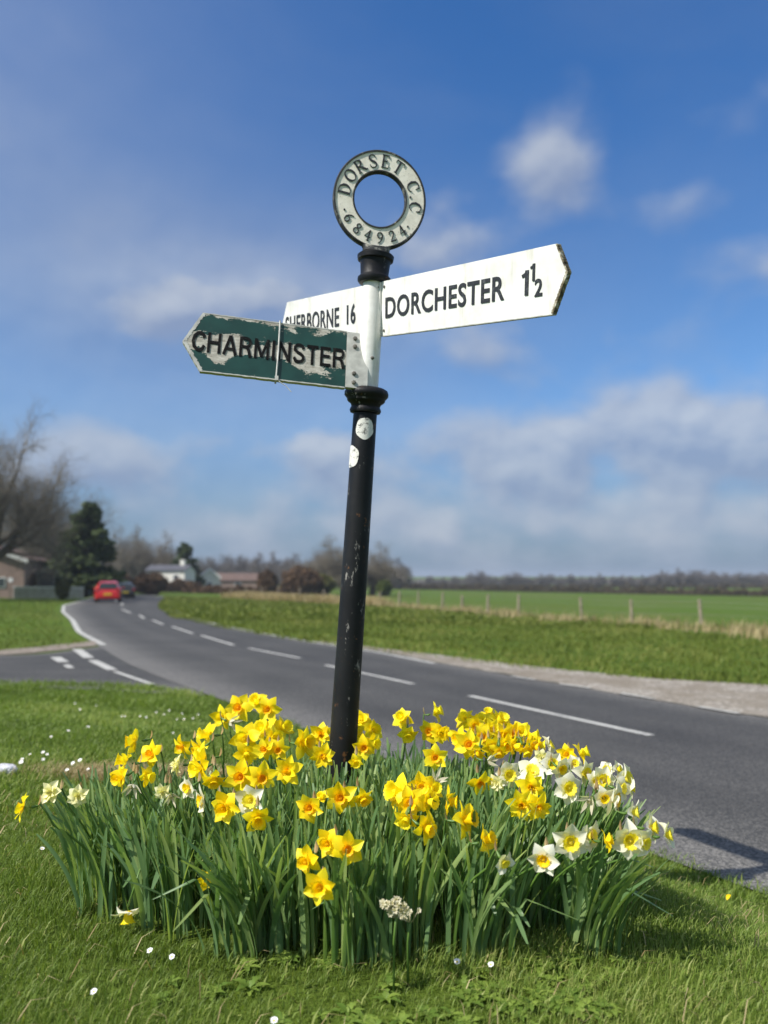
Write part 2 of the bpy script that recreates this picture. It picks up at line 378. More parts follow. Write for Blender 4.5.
# ground sheet
def axis(breaks):
    o = []
    for a, b, st in breaks: o += list(np.arange(a, b, st))
    return np.array(o + [breaks[-1][1]])
gx = axis([(-2500, -400, 150), (-400, -80, 20), (-80, -24, 4), (-24, -6, 1), (-6, 5, .14), (5, 24, 1), (24, 80, 4), (80, 400, 20), (400, 2500, 150)])
gy = axis([(-60, -4, 8), (-4, 0, 1), (0, 12, .14), (12, 30, 1), (30, 100, 4), (100, 400, 15), (400, 3500, 100)])
X, Y = np.meshgrid(gx, gy, indexing='ij'); Z = G(X, Y)
nx, ny = X.shape
idx = np.arange(nx * ny).reshape(nx, ny)
q = np.stack([idx[:-1, :-1], idx[1:, :-1], idx[1:, 1:], idx[:-1, 1:]], -1).reshape(-1, 4)
T = np.concatenate([q[:, [0, 1, 2]], q[:, [0, 2, 3]]])
def m_ground():
    m, nt, b, o = mat_new('grass_ground'); g = NT(nt); v = g.coord('Object')
    a = g.noise(v, .05, 5, .6); c = g.noise(v, 1.1, 6, .65); d = g.noise(v, 28, 5, .7)
    col = g.ramp(c, [(.3, (.060, .088, .014)), (.55, (.100, .142, .022)), (.75, (.145, .172, .034))])
    col = g.mix(g.ramp(a, [(.4, 0.), (.62, .65)]), col, (.066, .140, .008))
    col = g.mix(g.ramp(d, [(.45, 0.), (.7, .45)]), col, (.045, .055, .015))
    g.l(col, b.inputs['Base Color']); b.inputs['Roughness'].default_value = .95; b.inputs['Specular IOR Level'].default_value = .1
    g.bump(g.mix(.5, c, d), .6, .05, b); return m
M['ground'] = m_ground()
me = tri_mesh('ground', np.stack([X, Y, Z], -1).reshape(-1, 3), T, np.zeros(nx * ny), M['ground'], True)
tag(obj('ground', me), kind='structure')

# ---- strips draped on the ground
def resample(pts, n):
    p = np.array(pts, float); d = np.r_[0, np.cumsum(np.linalg.norm(np.diff(p, axis=0), axis=1))]
    t = np.linspace(0, d[-1], n); return np.stack([np.interp(t, d, p[:, 0]), np.interp(t, d, p[:, 1])], -1)
def smooth_pts(p, it=6):
    p = p.copy()
    for _ in range(it): p[1:-1] = .25 * p[:-2] + .5 * p[1:-1] + .25 * p[2:]
    return p
def strip(name, L, Rr, mat, lift, n=120, m=10, kind='structure', sm=4, jag=0, parent=None):
    A, Bq = smooth_pts(resample(L, n), sm), smooth_pts(resample(Rr, n), sm)
    if jag:
        r = np.random.default_rng(3); A[1:-1] += (r.random((n - 2, 2)) - .5) * jag; Bq[1:-1] += (r.random((n - 2, 2)) - .5) * jag
    t = np.linspace(0, 1, m)[None, :, None]; P = A[:, None] * (1 - t) + Bq[:, None] * t
    z = Bz(P[..., 0], P[..., 1]) + lift
    V = np.concatenate([P, z[..., None]], -1).reshape(-1, 3); i = np.arange(n * m).reshape(n, m)
    q = np.stack([i[:-1, :-1], i[1:, :-1], i[1:, 1:], i[:-1, 1:]], -1).reshape(-1, 4); Tt = np.concatenate([q[:, [0, 1, 2]], q[:, [0, 2, 3]]])
    # make normals face up
    a, b, c = V[Tt[0, 0]], V[Tt[0, 1]], V[Tt[0, 2]]
    if np.cross(b - a, c - a)[2] < 0: Tt = Tt[:, ::-1]
    A_ = np.broadcast_to(t[..., 0], (n, m)).ravel()
    me = tri_mesh(name, V, Tt, A_, mat, True)
    return tag(obj(name, me, parent), kind=kind) if kind else obj(name, me, parent)
def m_asphalt():
    m, nt, b, o = mat_new('asphalt'); g = NT(nt); v = g.coord('Object'); u = g.attr()
    vo = g.n('ShaderNodeTexVoronoi'); vo.inputs['Scale'].default_value = 85; g.l(v, vo.inputs[0])
    vo2 = g.n('ShaderNodeTexVoronoi'); vo2.inputs['Scale'].default_value = 42; g.l(v, vo2.inputs[0])
    big = g.noise(v, .7, 5, .6); fine = g.noise(v, 160, 3, .6)
    # wheel tracks: darker, smoother lanes; pale grit between them and at the margins
    track = g.ramp(u, [(0, .95), (.05, 1.), (.14, .35), (.26, .12), (.36, .38), (.46, .10), (.52, .3), (.60, .06), (.72, .32), (.84, .06), (.95, .5), (1., .9)], 'B_SPLINE')
    track = g.math('ADD', track, g.math('MULTIPLY', g.math('SUBTRACT', big, .5), .5), True)
    base = g.mix(track, (.030, .030, .030), (.082, .080, .076))
    grit = g.ramp(vo.outputs['Color'], [(.30, .0), (.9, 1.)]); g2 = g.ramp(vo2.outputs['Distance'], [(.10, 1.), (.30, 0.)])
    col = g.mix(g.math('MULTIPLY', grit, g.math('ADD', .08, g.math('MULTIPLY', track, .50))), base, (.36, .34, .31))
    col = g.mix(g.math('MULTIPLY', g2, g.math('MULTIPLY', track, .30)), col, (.40, .38, .35))
    col = g.mix(g.ramp(g.noise(v, 6, 4), [(.6, 0.), (.8, .25)]), col, (.045, .046, .05))
    g.l(col, b.inputs['Base Color']); b.inputs['Roughness'].default_value = .82; b.inputs['Specular IOR Level'].default_value = .35
    g.bump(g.mix(.5, vo.outputs['Distance'], fine), .7, .006, b); return m
def m_paint():
    m, nt, b, o = mat_new('road_paint'); g = NT(nt); v = g.coord('Object')
    n = g.noise(v, 45, 6, .75); n2 = g.noise(v, 3, 4)
    c = g.mix(g.ramp(g.math('ADD', n, g.math('MULTIPLY', n2, .25)), [(.64, 0.), (.74, .85)]), (.50, .49, .45), (.12, .12, .12))
    g.l(c, b.inputs['Base Color']); b.inputs['Roughness'].default_value = .7; return m
def m_gravel(name, cs, sc=26):
    m, nt, b, o = mat_new(name); g = NT(nt); v = g.coord('Object')
    vo = g.n('ShaderNodeTexVoronoi'); vo.inputs['Scale'].default_value = sc; g.l(v, vo.inputs[0])
    c = g.ramp(vo.outputs['Color'], [(.1, cs[0]), (.5, cs[1]), (.9, cs[2])])
    c = g.mix(g.ramp(g.noise(v, 1.3, 8, .72), [(.40, 0.), (.58, .85)]), c, cs[3])
    g.l(c, b.inputs['Base Color']); b.inputs['Roughness'].default_value = .9; g.bump(vo.outputs['Distance'], .8, .02, b); return m
M['asphalt'] = m_asphalt(); M['paint'] = m_paint()
M['gravel'] = m_gravel('pale_gravel', [(.16, .14, .115), (.31, .275, .23), (.52, .48, .42), (.20, .165, .12)])
M['dirt'] = m_gravel('verge_dirt', [(.15, .12, .09), (.24, .20, .16), (.36, .31, .26), (.17, .14, .10)], 14)
far_edge = [(6.2, 4.6), (3.92, 8.3), (3.42, 8.92), (2.88, 10.01), (2.07, 11.6), (1.0, 13.6), (-.08, 16.07), (-2.0, 19.24), (-4.99, 25.29), (-7.72, 32.05), (-11.4, 43.5), (-15.46, 57.88), (-22.5, 84), (-29, 100), (-45, 120), (-75, 140)]
near_edge = [(3.9, -.34), (1.58, 3.40), (0, 5.945), (-2.12, 9.36), (-3.9, 12.3), (-5.72, 16.16), (-7.78, 20.33), (-10.6, 27.17), (-14.0, 34.87), (-18.2, 45.5), (-22.3, 58.72), (-26.5, 72), (-34, 96.7), (-50, 114), (-77, 134)]
strip('road', near_edge, far_edge, M['asphalt'], .012, 240, 14, sm=9)
strip('side_road', [(-30, 7.5), (-12, 9.7), (-4.5, 9.6), (-2.0, 9.1)], [(-30, 10.0), (-12, 12.0), (-5.9, 13.4), (-5.55, 16.0)], M['asphalt'], .008, 60, 8)
strip('roadside_dirt', [(-30, 9.9), (-12, 11.9), (-6.6, 12.9), (-5.95, 14.3), (-5.7, 16.0)], [(-30, 10.6), (-12, 12.7), (-7.2, 13.9), (-6.5, 15.3), (-6.2, 17.4)], M['dirt'], .016, 80, 4, jag=.10)
strip('gravel_layby', [(10, .2), (6.3, 4.6), (3.92, 8.3), (3.42, 8.92), (2.88, 10.01), (2.07, 11.6), (1.0, 13.6), (-.08, 16.07), (-1.6, 18.6)],
      [(13, 2.6), (8.4, 7.2), (5.39, 11.39), (4.5, 11.7), (3.6, 12.2), (2.6, 13.3), (1.15, 15.3), (.15, 16.6), (-1.45, 18.8)], M['gravel'], .020, 120, 8, jag=.10)
# painted lines
def line(pts, w, lift=.020, n=None):
    p = np.array(pts, float); L = np.linalg.norm(np.diff(p, axis=0), axis=1).sum(); n = n or max(4, int(L / .5))
    c = smooth_pts(resample(p, n), 2); d = np.gradient(c, axis=0); d /= np.linalg.norm(d, axis=1)[:, None]; k = np.stack([-d[:, 1], d[:, 0]], -1) * w / 2
    return c + k, c - k
def mark(name, pts, w, lift=.016, parent=None):
    a, b_ = line(pts, w); o = strip(name, a, b_, M['paint'], lift, len(a), 2, kind='structure', sm=0); return o
def lerp(a, b, t): return tuple(np.array(a) * (1 - t) + np.array(b) * t)
for a, b_ in [((1.01, 9.52), (2.33, 7.11)), ((-.93, 12.93), (.38, 10.60)), ((-2.69, 16.11), (-1.46, 14.09)), ((-4.52, 19.97), (-3.14, 16.9)), ((-6.3, 23.98), (-4.9, 20.7)),
              ((-8.1, 28.2), (-6.9, 25.2)), ((-9.9, 32.6), (-8.8, 29.6)), ((-13.1, 40.2), (-11.0, 35.0)), ((-17.6, 54), (-15.6, 48)), ((-22, 66), (-20, 60)), ((3.7, 4.6), (4.9, 2.4))]:
    mark('lane_marking', [a, b_], .10)
for a, b_ in [((2.35, 10.88), (2.66, 10.47)), ((2.90, 9.98), (3.17, 9.52)), ((3.45, 8.93), (3.70, 8.47)), ((4.0, 7.95), (4.3, 7.5)), ((1.85, 11.75), (2.1, 11.3))]:
    mark('edge_marking', [a, b_], .08, .028)
mark('edge_line', [(.85, 13.65), (-.2, 16.05), (-2.1, 19.2), (-5.1, 25.25), (-7.85, 32.0), (-11.6, 43.4), (-15.6, 57.7), (-22.7, 84)], .12)
mark('edge_line', [(-5.62, 16.2), (-7.68, 20.33), (-10.5, 27.17), (-13.9, 34.87), (-18.1, 45.5), (-22.2, 58.72), (-26.4, 72)], .14)
mark('give_way_marking', [(-5.7, 15.0), (-4.85, 13.3)], .17); mark('give_way_marking', [(-4.65, 12.9), (-3.85, 11.5)], .15)
mark('give_way_marking', [(-5.4, 13.3), (-4.95, 12.5)], .17); mark('give_way_marking', [(-4.75, 12.1), (-4.5, 11.65)], .10)
mark('edge_line', [(-3.75, 11.3), (-2.84, 9.95)], .08)

# ------------------------------------------------------------------ grass blades
def blades(P, h, w, lean, yaw, A, bend=.35):
    """P (n,3) base points -> vertices, triangles: a five-vertex tapering blade"""
    n = len(P); ld = np.stack([np.cos(yaw), np.sin(yaw), np.zeros(n)], -1); side = np.stack([-np.sin(yaw + .6), np.cos(yaw + .6), np.zeros(n)], -1)
    up = np.array([0, 0, 1.])
    l1 = lean * bend; mid = P + up * (h * .55)[:, None] + ld * (h * l1)[:, None]; tip = P + up * (h * np.sqrt(np.maximum(.1, 1 - lean ** 2 * .6)))[:, None] + ld * (h * lean)[:, None]
    sw = side * (w / 2)[:, None]
    V = np.stack([P - sw, P + sw, mid - sw * .8, mid + sw * .8, tip], 1).reshape(-1, 3)
    b = np.arange(n)[:, None] * 5
    T = np.concatenate([b + [0, 1, 2], b + [1, 3, 2], b + [2, 3, 4]], 0)
    return V, T, np.repeat(A, 5)
def clumpy(x, y, s=1.0):
    return .5 + .25 * np.sin(x * 5.3 * s + 1.7 * np.sin(y * 3.1 * s)) + .25 * np.sin(y * 6.1 * s + 2.1 * np.sin(x * 2.3 * s))
# footprint of the daffodil bed
FC, FR = (-.10, 2.62), (.89, .63)
def in_bed(x, y, k=1.0): return ((x - FC[0]) / (FR[0] * k)) ** 2 + ((y - FC[1]) / (FR[1] * k)) ** 2 < 1
sets = []
for (y0, y1, n, h0, h1, w) in ((1.25, 2.0, 62000, .014, .036, .0020), (2.0, 3.2, 85000, .014, .036, .0024), (3.2, 5.2, 70000, .022, .042, .0042), (5.2, 10.6, 90000, .028, .050, .009)):
    yy = rng.uniform(y0, y1, n * 2); xx = rng.uniform(-1, 1, n * 2) * (.62 * yy + .75)
    s = s_lawn(xx, yy) + .10 * (clumpy(xx, yy, 1.7) - .5) + rng.normal(0, .035, n * 2)
    k = (s > 0) & ((~in_bed(xx, yy, .93)) | (rng.random(n * 2) < .3)); xx, yy, s = xx[k][:n], yy[k][:n], s[k][:n]
    # straw-coloured bare patch behind the left of the bed
    bare = np.exp(-(((xx + 1.10) / .34) ** 2 + ((yy - 3.90) / .10) ** 2))
    k = rng.random(len(xx)) > bare * 1.1; xx, yy, s = xx[k], yy[k], s[k]
    c = clumpy(xx, yy) ; c2 = clumpy(xx + 3, yy - 1, .37)
    h = rng.uniform(h0, h1, len(xx)) * (.65 + .75 * c) * (1 + .5 * (rng.random(len(xx)) < .05)); h *= 1 + .5 * np.exp(-(s / .15) ** 2)
    near_bed = (in_bed(xx, yy, 1.12)); h = np.where(near_bed, h * 1.5, h)
    A = np.clip(.12 + .36 * c2 + .22 * c + rng.normal(0, .17, len(xx)), 0, 1)
    V, Tt, Av = blades(np.stack([xx, yy, G(xx, yy) - .004], -1), h, w * rng.uniform(.7, 1.3, len(xx)), rng.uniform(.1, .95, len(xx)), rng.uniform(0, 6.283, len(xx)), A)
    sets.append((V, Tt, Av))
def merge(sets):
    o = 0; Vs, Ts, As = [], [], []
    for V, T_, A in sets: Vs.append(V); Ts.append(T_ + o); As.append(A); o += len(V)
    return np.concatenate(Vs), np.concatenate(Ts), np.concatenate(As)
n = 15000; yy = 1.25 + 3.4 * rng.random(n) ** 1.4; xx = rng.uniform(-1, 1, n) * (.62 * yy + .75); k = (s_lawn(xx, yy) > .04) & ~in_bed(xx, yy, .95) & (clumpy(xx * 2.1, yy * 1.9) > .35); xx, yy = xx[k], yy[k]; n = len(xx)
sets.append(blades(np.stack([xx, yy, G(xx, yy) - .004], -1), rng.uniform(.022, .045, n), rng.uniform(.0032, .0055, n), rng.uniform(.2, .9, n), rng.uniform(0, 6.283, n), np.clip(rng.normal(.62, .2, n), 0, 1)))
tag(obj('lawn_grass', tri_mesh('lawn_grass', *merge(sets), M['blade'])), 'short green grass covering the bank around the daffodils', 'grass', kind='stuff')
# dry straw on the bare patch and stray straws in the lawn
n = 5200; xx = rng.normal(-1.10, .24, n); yy = rng.normal(3.90, .07, n)
xx = np.r_[xx, rng.uniform(-1.6, 2.4, 1500)]; yy = np.r_[yy, rng.uniform(1.4, 4.2, 1500)]; k = s_lawn(xx, yy) > .05; xx, yy = xx[k], yy[k]; n = len(xx)
V, Tt, Av = blades(np.stack([xx, yy, G(xx, yy) + rng.uniform(0, .012, n)], -1), rng.uniform(.03, .07, n), np.full(n, .0026), rng.uniform(.9, 1.25, n), rng.uniform(0, 6.28, n), rng.random(n))
tag(obj('dry_straw', tri_mesh('dry_straw', V, Tt, Av, M['dry'])), 'straw coloured dead grass lying on a bare patch behind the flowers', 'dry grass', kind='stuff')

# verges beyond the road: coarse tufts
def fence_line_x(y):
    P = [(13.6, 25), (12.6, 30), (10.1, 33.5), (6.9, 41), (3.83, 53.2), (-.3, 62.1), (-5.2, 69.5), (-14.6, 87)]
    return np.interp(y, [p[1] for p in P], [p[0] for p in P])
fx = np.array([p for p in far_edge]); 
def edge_x(y): yy = fx[:, 1]; return np.interp(y, yy, fx[:, 0])
gtopx = lambda y: np.interp(y, [2.6, 7.2, 11.39, 11.7, 12.2, 13.3, 15.3, 16.6, 18.8, 25.3, 32, 43.5, 57.9, 84], [13, 8.4, 5.6, 4.6, 3.7, 2.7, 1.25, .25, -1.35, -4.8, -7.5, -11.2, -15.2, -22.3])
def verge(n, y0, y1, wid, h0, h1, w):
    y = y0 + (y1 - y0) * rng.random(n) ** 1.5; x0 = gtopx(y); x = x0 + rng.uniform(-.05, 1, n) ** 1.0 * wid(y)
    h = rng.uniform(h0, h1, n) * (.5 + clumpy(x * .4, y * .3)); A = np.clip(.25 + .45 * clumpy(x * .22, y * .13) + rng.normal(0, .16, n), 0, 1)
    return blades(np.stack([x, y, G(x, y) - .01], -1), h, w * rng.uniform(.7, 1.3, n) * (.5 + y / 25), rng.uniform(.1, .8, n), rng.uniform(0, 6.28, n), A)
vs_ = [verge(70000, 4.5, 34, lambda y: np.maximum(2.5, np.minimum(16, fence_line_x(y) + 3 - gtopx(y))), .05, .12, .020), verge(26000, 30, 84, lambda y: np.maximum(2, fence_line_x(y) + 2 - gtopx(y)), .08, .18, .05)]
# left verge
n = 26000; y = 12 + 62 * rng.random(n) ** 1.4
lx = np.interp(y, [p[1] for p in near_edge[3:]], [p[0] for p in near_edge[3:]]) - .25
x = lx - rng.random(n) * (4 + y * .45); k = (s_top(x, y) < -(3.3 + .17 * (x + 6))) & (y > 13.2 + .2 * (x + 7)) & (y > 12.0 + np.where(x > -7.5, (x + 7.5) * 2.6, 0))
x, y = x[k], y[k]; n = len(x)
vs_.append(blades(np.stack([x, y, G(x, y) - .01], -1), rng.uniform(.04, .11, n), (.5 + y / 25) * .02 * rng.uniform(.7, 1.3, n), rng.uniform(.1, .8, n), rng.uniform(0, 6.28, n), np.clip(.15 + .5 * clumpy(x * .2, y * .15) + rng.normal(0, .15, n), 0, 1)))
tag(obj('verge_grass', tri_mesh('verge_grass', *merge(vs_), M['blade_far'])), 'rough green verge grass along both far sides of the road', 'grass', kind='stuff')
# tall dead grass under the fence
n = 26000; y = 22 + 66 * rng.random(n) ** 1.3
x = fence_line_x(y) + rng.normal(0, 1.0, n) - .5; tuft = clumpy(x * .25, y * .22); k = rng.random(n) < tuft ** 2.6 * .95; x, y = x[k], y[k]; n = len(x)
sets = [blades(np.stack([x, y, G(x, y)], -1), rng.uniform(.18, .55, n), rng.uniform(.02, .035, n), rng.uniform(.05, .6, n), rng.uniform(0, 6.28, n), rng.random(n))]
n = 9000; y = rng.uniform(60, 88, n); x = fence_line_x(y) - rng.uniform(0, 4.5, n) * (clumpy(y * .2, y * .1)); 
sets.append(blades(np.stack([x, y, G(x, y)], -1), rng.uniform(.3, .9, n), rng.uniform(.04, .07, n), rng.uniform(.05, .6, n), rng.uniform(0, 6.28, n), rng.random(n)))
tag(obj('tall_dry_grass', tri_mesh('tall_dry_grass', *merge(sets), M['dry'])), 'tall pale dead grass along the foot of the field fence', 'dry grass', kind='stuff')

# ------------------------------------------------------------------ the fingerpost
POST0 = Vector((-.099, 2.665, CAMH)); PAX = Vector((.066, -.05, 1.0)); PN = PAX.normalized()
def paxis(zr): return POST0 + PAX * zr                           # zr: height above the camera
def zrow(v):
    """height above the camera at which the post axis meets photo row v"""
    lo, hi = -1.5, 2.0
    for _ in range(40):
        m_ = (lo + hi) / 2; P = paxis(m_); d = P - Vector((0, 0, CAMH))
        yc = d.y * -math.sin(PITCH) + d.z * math.cos(PITCH); zc = d.y * math.cos(PITCH) + d.z * math.sin(PITCH)
        if 512 - FPX * yc / zc > v: lo = m_
        else: hi = m_
    return lo
base = paxis(-.95); base.z = float(G(base.x, base.y))
post = empty('fingerpost', base, 'leaning black and white fingerpost with ring finial rising out of the yellow daffodils', 'signpost')
L_ = lambda v: zrow(v) * PAX.length                                # distance along the axis from POST0
b0 = -1.0 * PAX.length
mb = MB(); mb.lathe(POST0, PN, [(b0 - .06, .049), (b0 + .25, .0475), (L_(700), .0445), (L_(560), .0425), (L_(414), .0395)], 48); mb.build('lower_pole', M['blackp'], post, True, auto=40)
zb = L_(412)
mb = MB(); z0, z1 = L_(413), L_(389); h = z1 - z0
mb.lathe(POST0, PN, [(z0, .041), (z0, .050), (z0 + .10 * h, .053), (z0 + .2 * h, .050), (z0 + .24 * h, .0475), (z0 + .36 * h, .051), (z0 + .44 * h, .060), (z0 + .5 * h, .064), (z0 + .56 * h, .064),
    (z0 + .62 * h, .068), (z0 + .70 * h, .0735), (z0 + .82 * h, .074), (z0 + .93 * h, .070), (z0 + h, .060), (z0 + h, .030)], 56); mb.build('collar', M['blackp'], post, True, auto=50)
mb = MB(); mb.lathe(POST0, PN, [(z1 - .006, .0375), (L_(282), .0365)], 48); mb.build('upper_pole', M['whitep'], post, True, auto=40)
mb = MB(); za, zc_, ztop = L_(284), L_(262), L_(252)
mb.lathe(POST0, PN, [(za, .034), (za, .050), (za + .008, .056), (za + .018, .056), (za + .024, .050), (za + .03, .047), (zc_ - .01, .050), (zc_, .052), (zc_ + .004, .060), (zc_ + .018, .062), (zc_ + .022, .058), (zc_ + .022, .030)], 48)
mb.build('neck', M['blackp'], post, True, auto=40)
# fixings and small old fittings
for v_, q_ in ((360, 20),):
    z = L_(v_); r = .037; u = Vector((1, 0, 0)); u = (u - PN * u.dot(PN)).normalized(); w = Vector((0, -1, 0)); w = (w - PN * w.dot(PN)).normalized()
    d = u * math.sin(R_(q_)) + w * math.cos(R_(q_)); mb = MB(); mb.lathe(POST0 + PN * z + d * (r - .002), d, [(0, .006), (.004, .006), (.007, .003)], 12); mb.build('bolt', M['bolt'], post, True)
# painted reflector spots on the black pole
def spot(v, deg, rad, rr):
    mb = MB(); z = L_(v); u = Vector((1, 0, 0)); u = (u - PN * u.dot(PN)).normalized(); w = Vector((0, -1, 0)); w = (w - PN * w.dot(PN)).normalized()
    vs = []; fs = []
    rings = 8; k = 36
    vs.append((0, 0)); 
    for i in range(1, rings + 1):
        for j in range(k):
            a = 2 * math.pi * j / k; jit = 1 + .035 * math.sin(5 * a + v) * (i == rings); vs.append((rr * i / rings * math.cos(a) * jit, rr * 1.12 * i / rings * math.sin(a) * jit))
    fs += [(0, 1 + j, 1 + (j + 1) % k) for j in range(k)]
    for i in range(rings - 1):
        for j in range(k): a_, b_ = 1 + i * k + j, 1 + i * k + (j + 1) % k; fs.append((a_, a_ + k, b_ + k, b_))
    W = [POST0 + PN * (z + y) + (u * math.sin(R_(deg) + x / rad) + w * math.cos(R_(deg) + x / rad)) * rad for x, y in vs]
    mb.add(W, fs); return mb.build('reflector_spot', M['spot'], post, True)
def m_spot():
    m, nt, b, o = mat_new('chipped_spot'); g = NT(nt); n = g.noise(g.coord('Object'), 60, 8, .8)
    g.l(g.mix(g.ramp(n, [(.54, 0.), (.58, .95)]), (.72, .71, .66), (.10, .10, .09)), b.inputs['Base Color']); b.inputs['Roughness'].default_value = .6; return m
M['spot'] = m_spot()
spot(430, 5, .0415, .032); spot(458, -58, .0425, .033)

# ---- lettering
def text_tris(txt, xs=1.0, off=0.012):
    cu = bpy.data.curves.new('t', 'FONT'); cu.body = txt; cu.size = 1; cu.offset = off; cu.resolution_u = 4; cu.space_character = 1.08
    o = bpy.data.objects.new('t', cu); COL.objects.link(o); dg = bpy.context.evaluated_depsgraph_get(); dg.update()
    me = bpy.data.meshes.new_from_object(o.evaluated_get(dg)); vs = [v.co.copy() for v in me.vertices]; fs = [tuple(p.vertices) for p in me.polygons]
    bpy.data.objects.remove(o); bpy.data.curves.remove(cu); bpy.data.meshes.remove(me); return vs, fs
def raised(mb, vs2, fs, P, a, e, n, front, th):
    """flat 2-D outline -> letters standing th proud of the board; walls from the boundary edges"""
    k = len(vs2); F = [P + a * x + e * y + n * (front + th) for x, y in vs2]; Bk = [P + a * x + e * y + n * (front - .0005) for x, y in vs2]
    cnt = {}
    for f in fs:
        for i in range(len(f)): cnt[(f[i], f[(i + 1) % len(f)])] = 1
    walls = [(i, j) for (i, j) in cnt if (j, i) not in cnt]
    mb.add(F + Bk, [tuple(f) for f in fs] + [(j, i, i + k, j + k) for i, j in walls])
def fit_text(txt, x0, x1, y0, y1, off=.012):
    vs, fs = text_tris(txt, off=off); xs = [v.x for v in vs]; ys = [v.y for v in vs]
    ax, bx, ay, by = min(xs), max(xs), min(ys), max(ys)
    return [(x0 + (v.x - ax) / (bx - ax) * (x1 - x0), y0 + (v.y - ay) / (by - ay) * (y1 - y0)) for v in vs], fs

SANS = {'C': [(.17, [(.74, .70), (.66, .86), (.50, .93), (.34, .91), (.16, .76), (.09, .5), (.16, .24), (.34, .09), (.50, .07), (.66, .14), (.75, .32)])],
 'H': [(.17, [(.09, 0), (.09, 1)]), (.17, [(.71, 0), (.71, 1)]), (.16, [(.09, .52), (.71, .52)])], 'A': [(.17, [(.07, 0), (.42, .97)]), (.17, [(.77, 0), (.42, .97)]), (.14, [(.2, .30), (.64, .30)])],
 'R': [(.17, [(.09, 0), (.09, 1)]), (.15, [(.09, .93), (.45, .93), (.60, .86), (.65, .72), (.60, .57), (.45, .50), (.09, .50)]), (.17, [(.42, .50), (.56, .36), (.68, 0)])],
 'M': [(.16, [(.09, 0), (.09, 1)]), (.16, [(.83, 0), (.83, 1)]), (.15, [(.11, .96), (.46, .10)]), (.15, [(.81, .96), (.46, .10)])], 'I': [(.18, [(.13, 0), (.13, 1)])],
 'N': [(.17, [(.09, 0), (.09, 1)]), (.17, [(.71, 0), (.71, 1)]), (.17, [(.11, .95), (.69, .05)])],
 'S': [(.16, [(.64, .74), (.58, .87), (.42, .93), (.24, .92), (.11, .80), (.12, .66), (.26, .56), (.48, .47), (.62, .37), (.65, .23), (.54, .10), (.36, .07), (.18, .10), (.07, .28)])],
 'T': [(.17, [(.35, 0), (.35, .9)]), (.16, [(.0, .92), (.70, .92)])], 'E': [(.17, [(.09, 0), (.09, 1)]), (.15, [(.09, .075), (.66, .075)]), (.15, [(.09, .52), (.60, .52)]), (.15, [(.09, .925), (.64, .925)])]}
def sans_stroke(mb, pts, wd, x0, y0, h, kx, P, a, e, n, front, th):
    q = [Vector((x, y)) for x, y in pts]; V, F = [], []; th = th + random.random() * .0003
    for i, p in enumerate(q):
        d0 = (p - q[i - 1]).normalized() if i else (q[1] - p).normalized(); d1 = (q[i + 1] - p).normalized() if i < len(q) - 1 else d0; d = (d0 + d1).normalized(); k = Vector((-d.y, d.x)) * wd * .5 / max(.5, d.dot(d1))
        for r_ in (p + k, p - k):
            for z in (front + th, front - .0005): V.append(P + a * (x0 + r_.x * h * kx) + e * (y0 + r_.y * h) + n * z)
    for i in range(len(q) - 1):
        a0, b0_ = i * 4, i * 4 + 4; F += [(a0, a0 + 2, b0_ + 2, b0_), (a0 + 1, a0, b0_, b0_ + 1), (a0 + 2, a0 + 3, b0_ + 3, b0_ + 2)]
    F += [(0, 1, 3, 2), (len(V) - 4, len(V) - 2, len(V) - 1, len(V) - 3)]; mb.add(V, F)
# arm frames found from the photograph's perspective
aD = Vector((.603, -.781, -.162)).normalized(); eD = Vector((.009, -.196, .981)); eD = (eD - aD * eD.dot(aD)).normalized(); nD = aD.cross(eD)     # nD faces the camera side
if nD.y > 0: nD = -nD
PD = Vector((-.002, 2.6, CAMH + .893)); hD = .176
aC = Vector((-.976, -.209, .065)).normalized(); eC = Vector((-.004, .20, .975)); eC = (eC - aC * eC.dot(aC)).normalized(); nC = aC.cross(eC)
if nC.y > 0: nC = -nC
PC = Vector((-.088, 2.6, CAMH + .714)); hC = .205

LOCALM = {}
def local_build(mb, name, mat, parent, O, a, e, n, **k):
    """mesh kept in the arm's own axes (x along, z across) so that paint follows the arm"""
    off = root_loc(parent)
    Mx = Matrix((a, -n, e)).transposed()                            # columns: x=a, y=-n, z=e
    if Mx.determinant() < 0: Mx = Matrix((a, n, e)).transposed()
    Mi = Mx.inverted(); me_v = [Mi @ (Vector(v) - O) for v in mb.v]
    me = bpy.data.meshes.new(name); me.from_pydata([tuple(v) for v in me_v], [], mb.f); me.materials.append(mat); me.update()
    o = obj(name, me, parent); o.matrix_local = Matrix.Translation(O - off) @ Mx.to_4x4(); LOCALM[o.name] = Matrix.Translation(O - off) @ Mx.to_4x4()
    return o
def chamfer_board(mb, P, a, e, n, poly, th):
    mb.prism(P, a, e, n, poly, th)

# --- Dorchester arm
o_ = hD / 2
lD, tipD = .742, .045
mb = MB(); mb.prism(PD, aD, eD, nD, [(0, -o_), (lD, -o_), (lD + tipD, .012), (lD + .006, o_), (0, o_)], .014)
arm = local_build(mb, 'sign_arm', M['whitep'], post, PD, aD, eD, nD); tag(arm, 'white arm reading DORCHESTER with a mileage')
def child_mesh(mb, name, mat, parent_obj, smooth=False, label=None):
    """mesh in world coordinates parented under a transformed part"""
    mw = LOCALM[parent_obj.name].copy(); p = parent_obj.parent
    mw = Matrix.Translation(root_loc(p)) @ mw; mi = mw.inverted()
    me = bpy.data.meshes.new(name); me.from_pydata([tuple(mi @ Vector(v)) for v in mb.v], [], mb.f); me.materials.append(mat)
    if smooth: me.polygons.foreach_set('use_smooth', [True] * len(me.polygons)); me.set_sharp_from_angle(angle=R_(40))
    me.update(); o = obj(name, me, parent_obj); 
    if label: o['label'] = label
    return o
mb = MB()
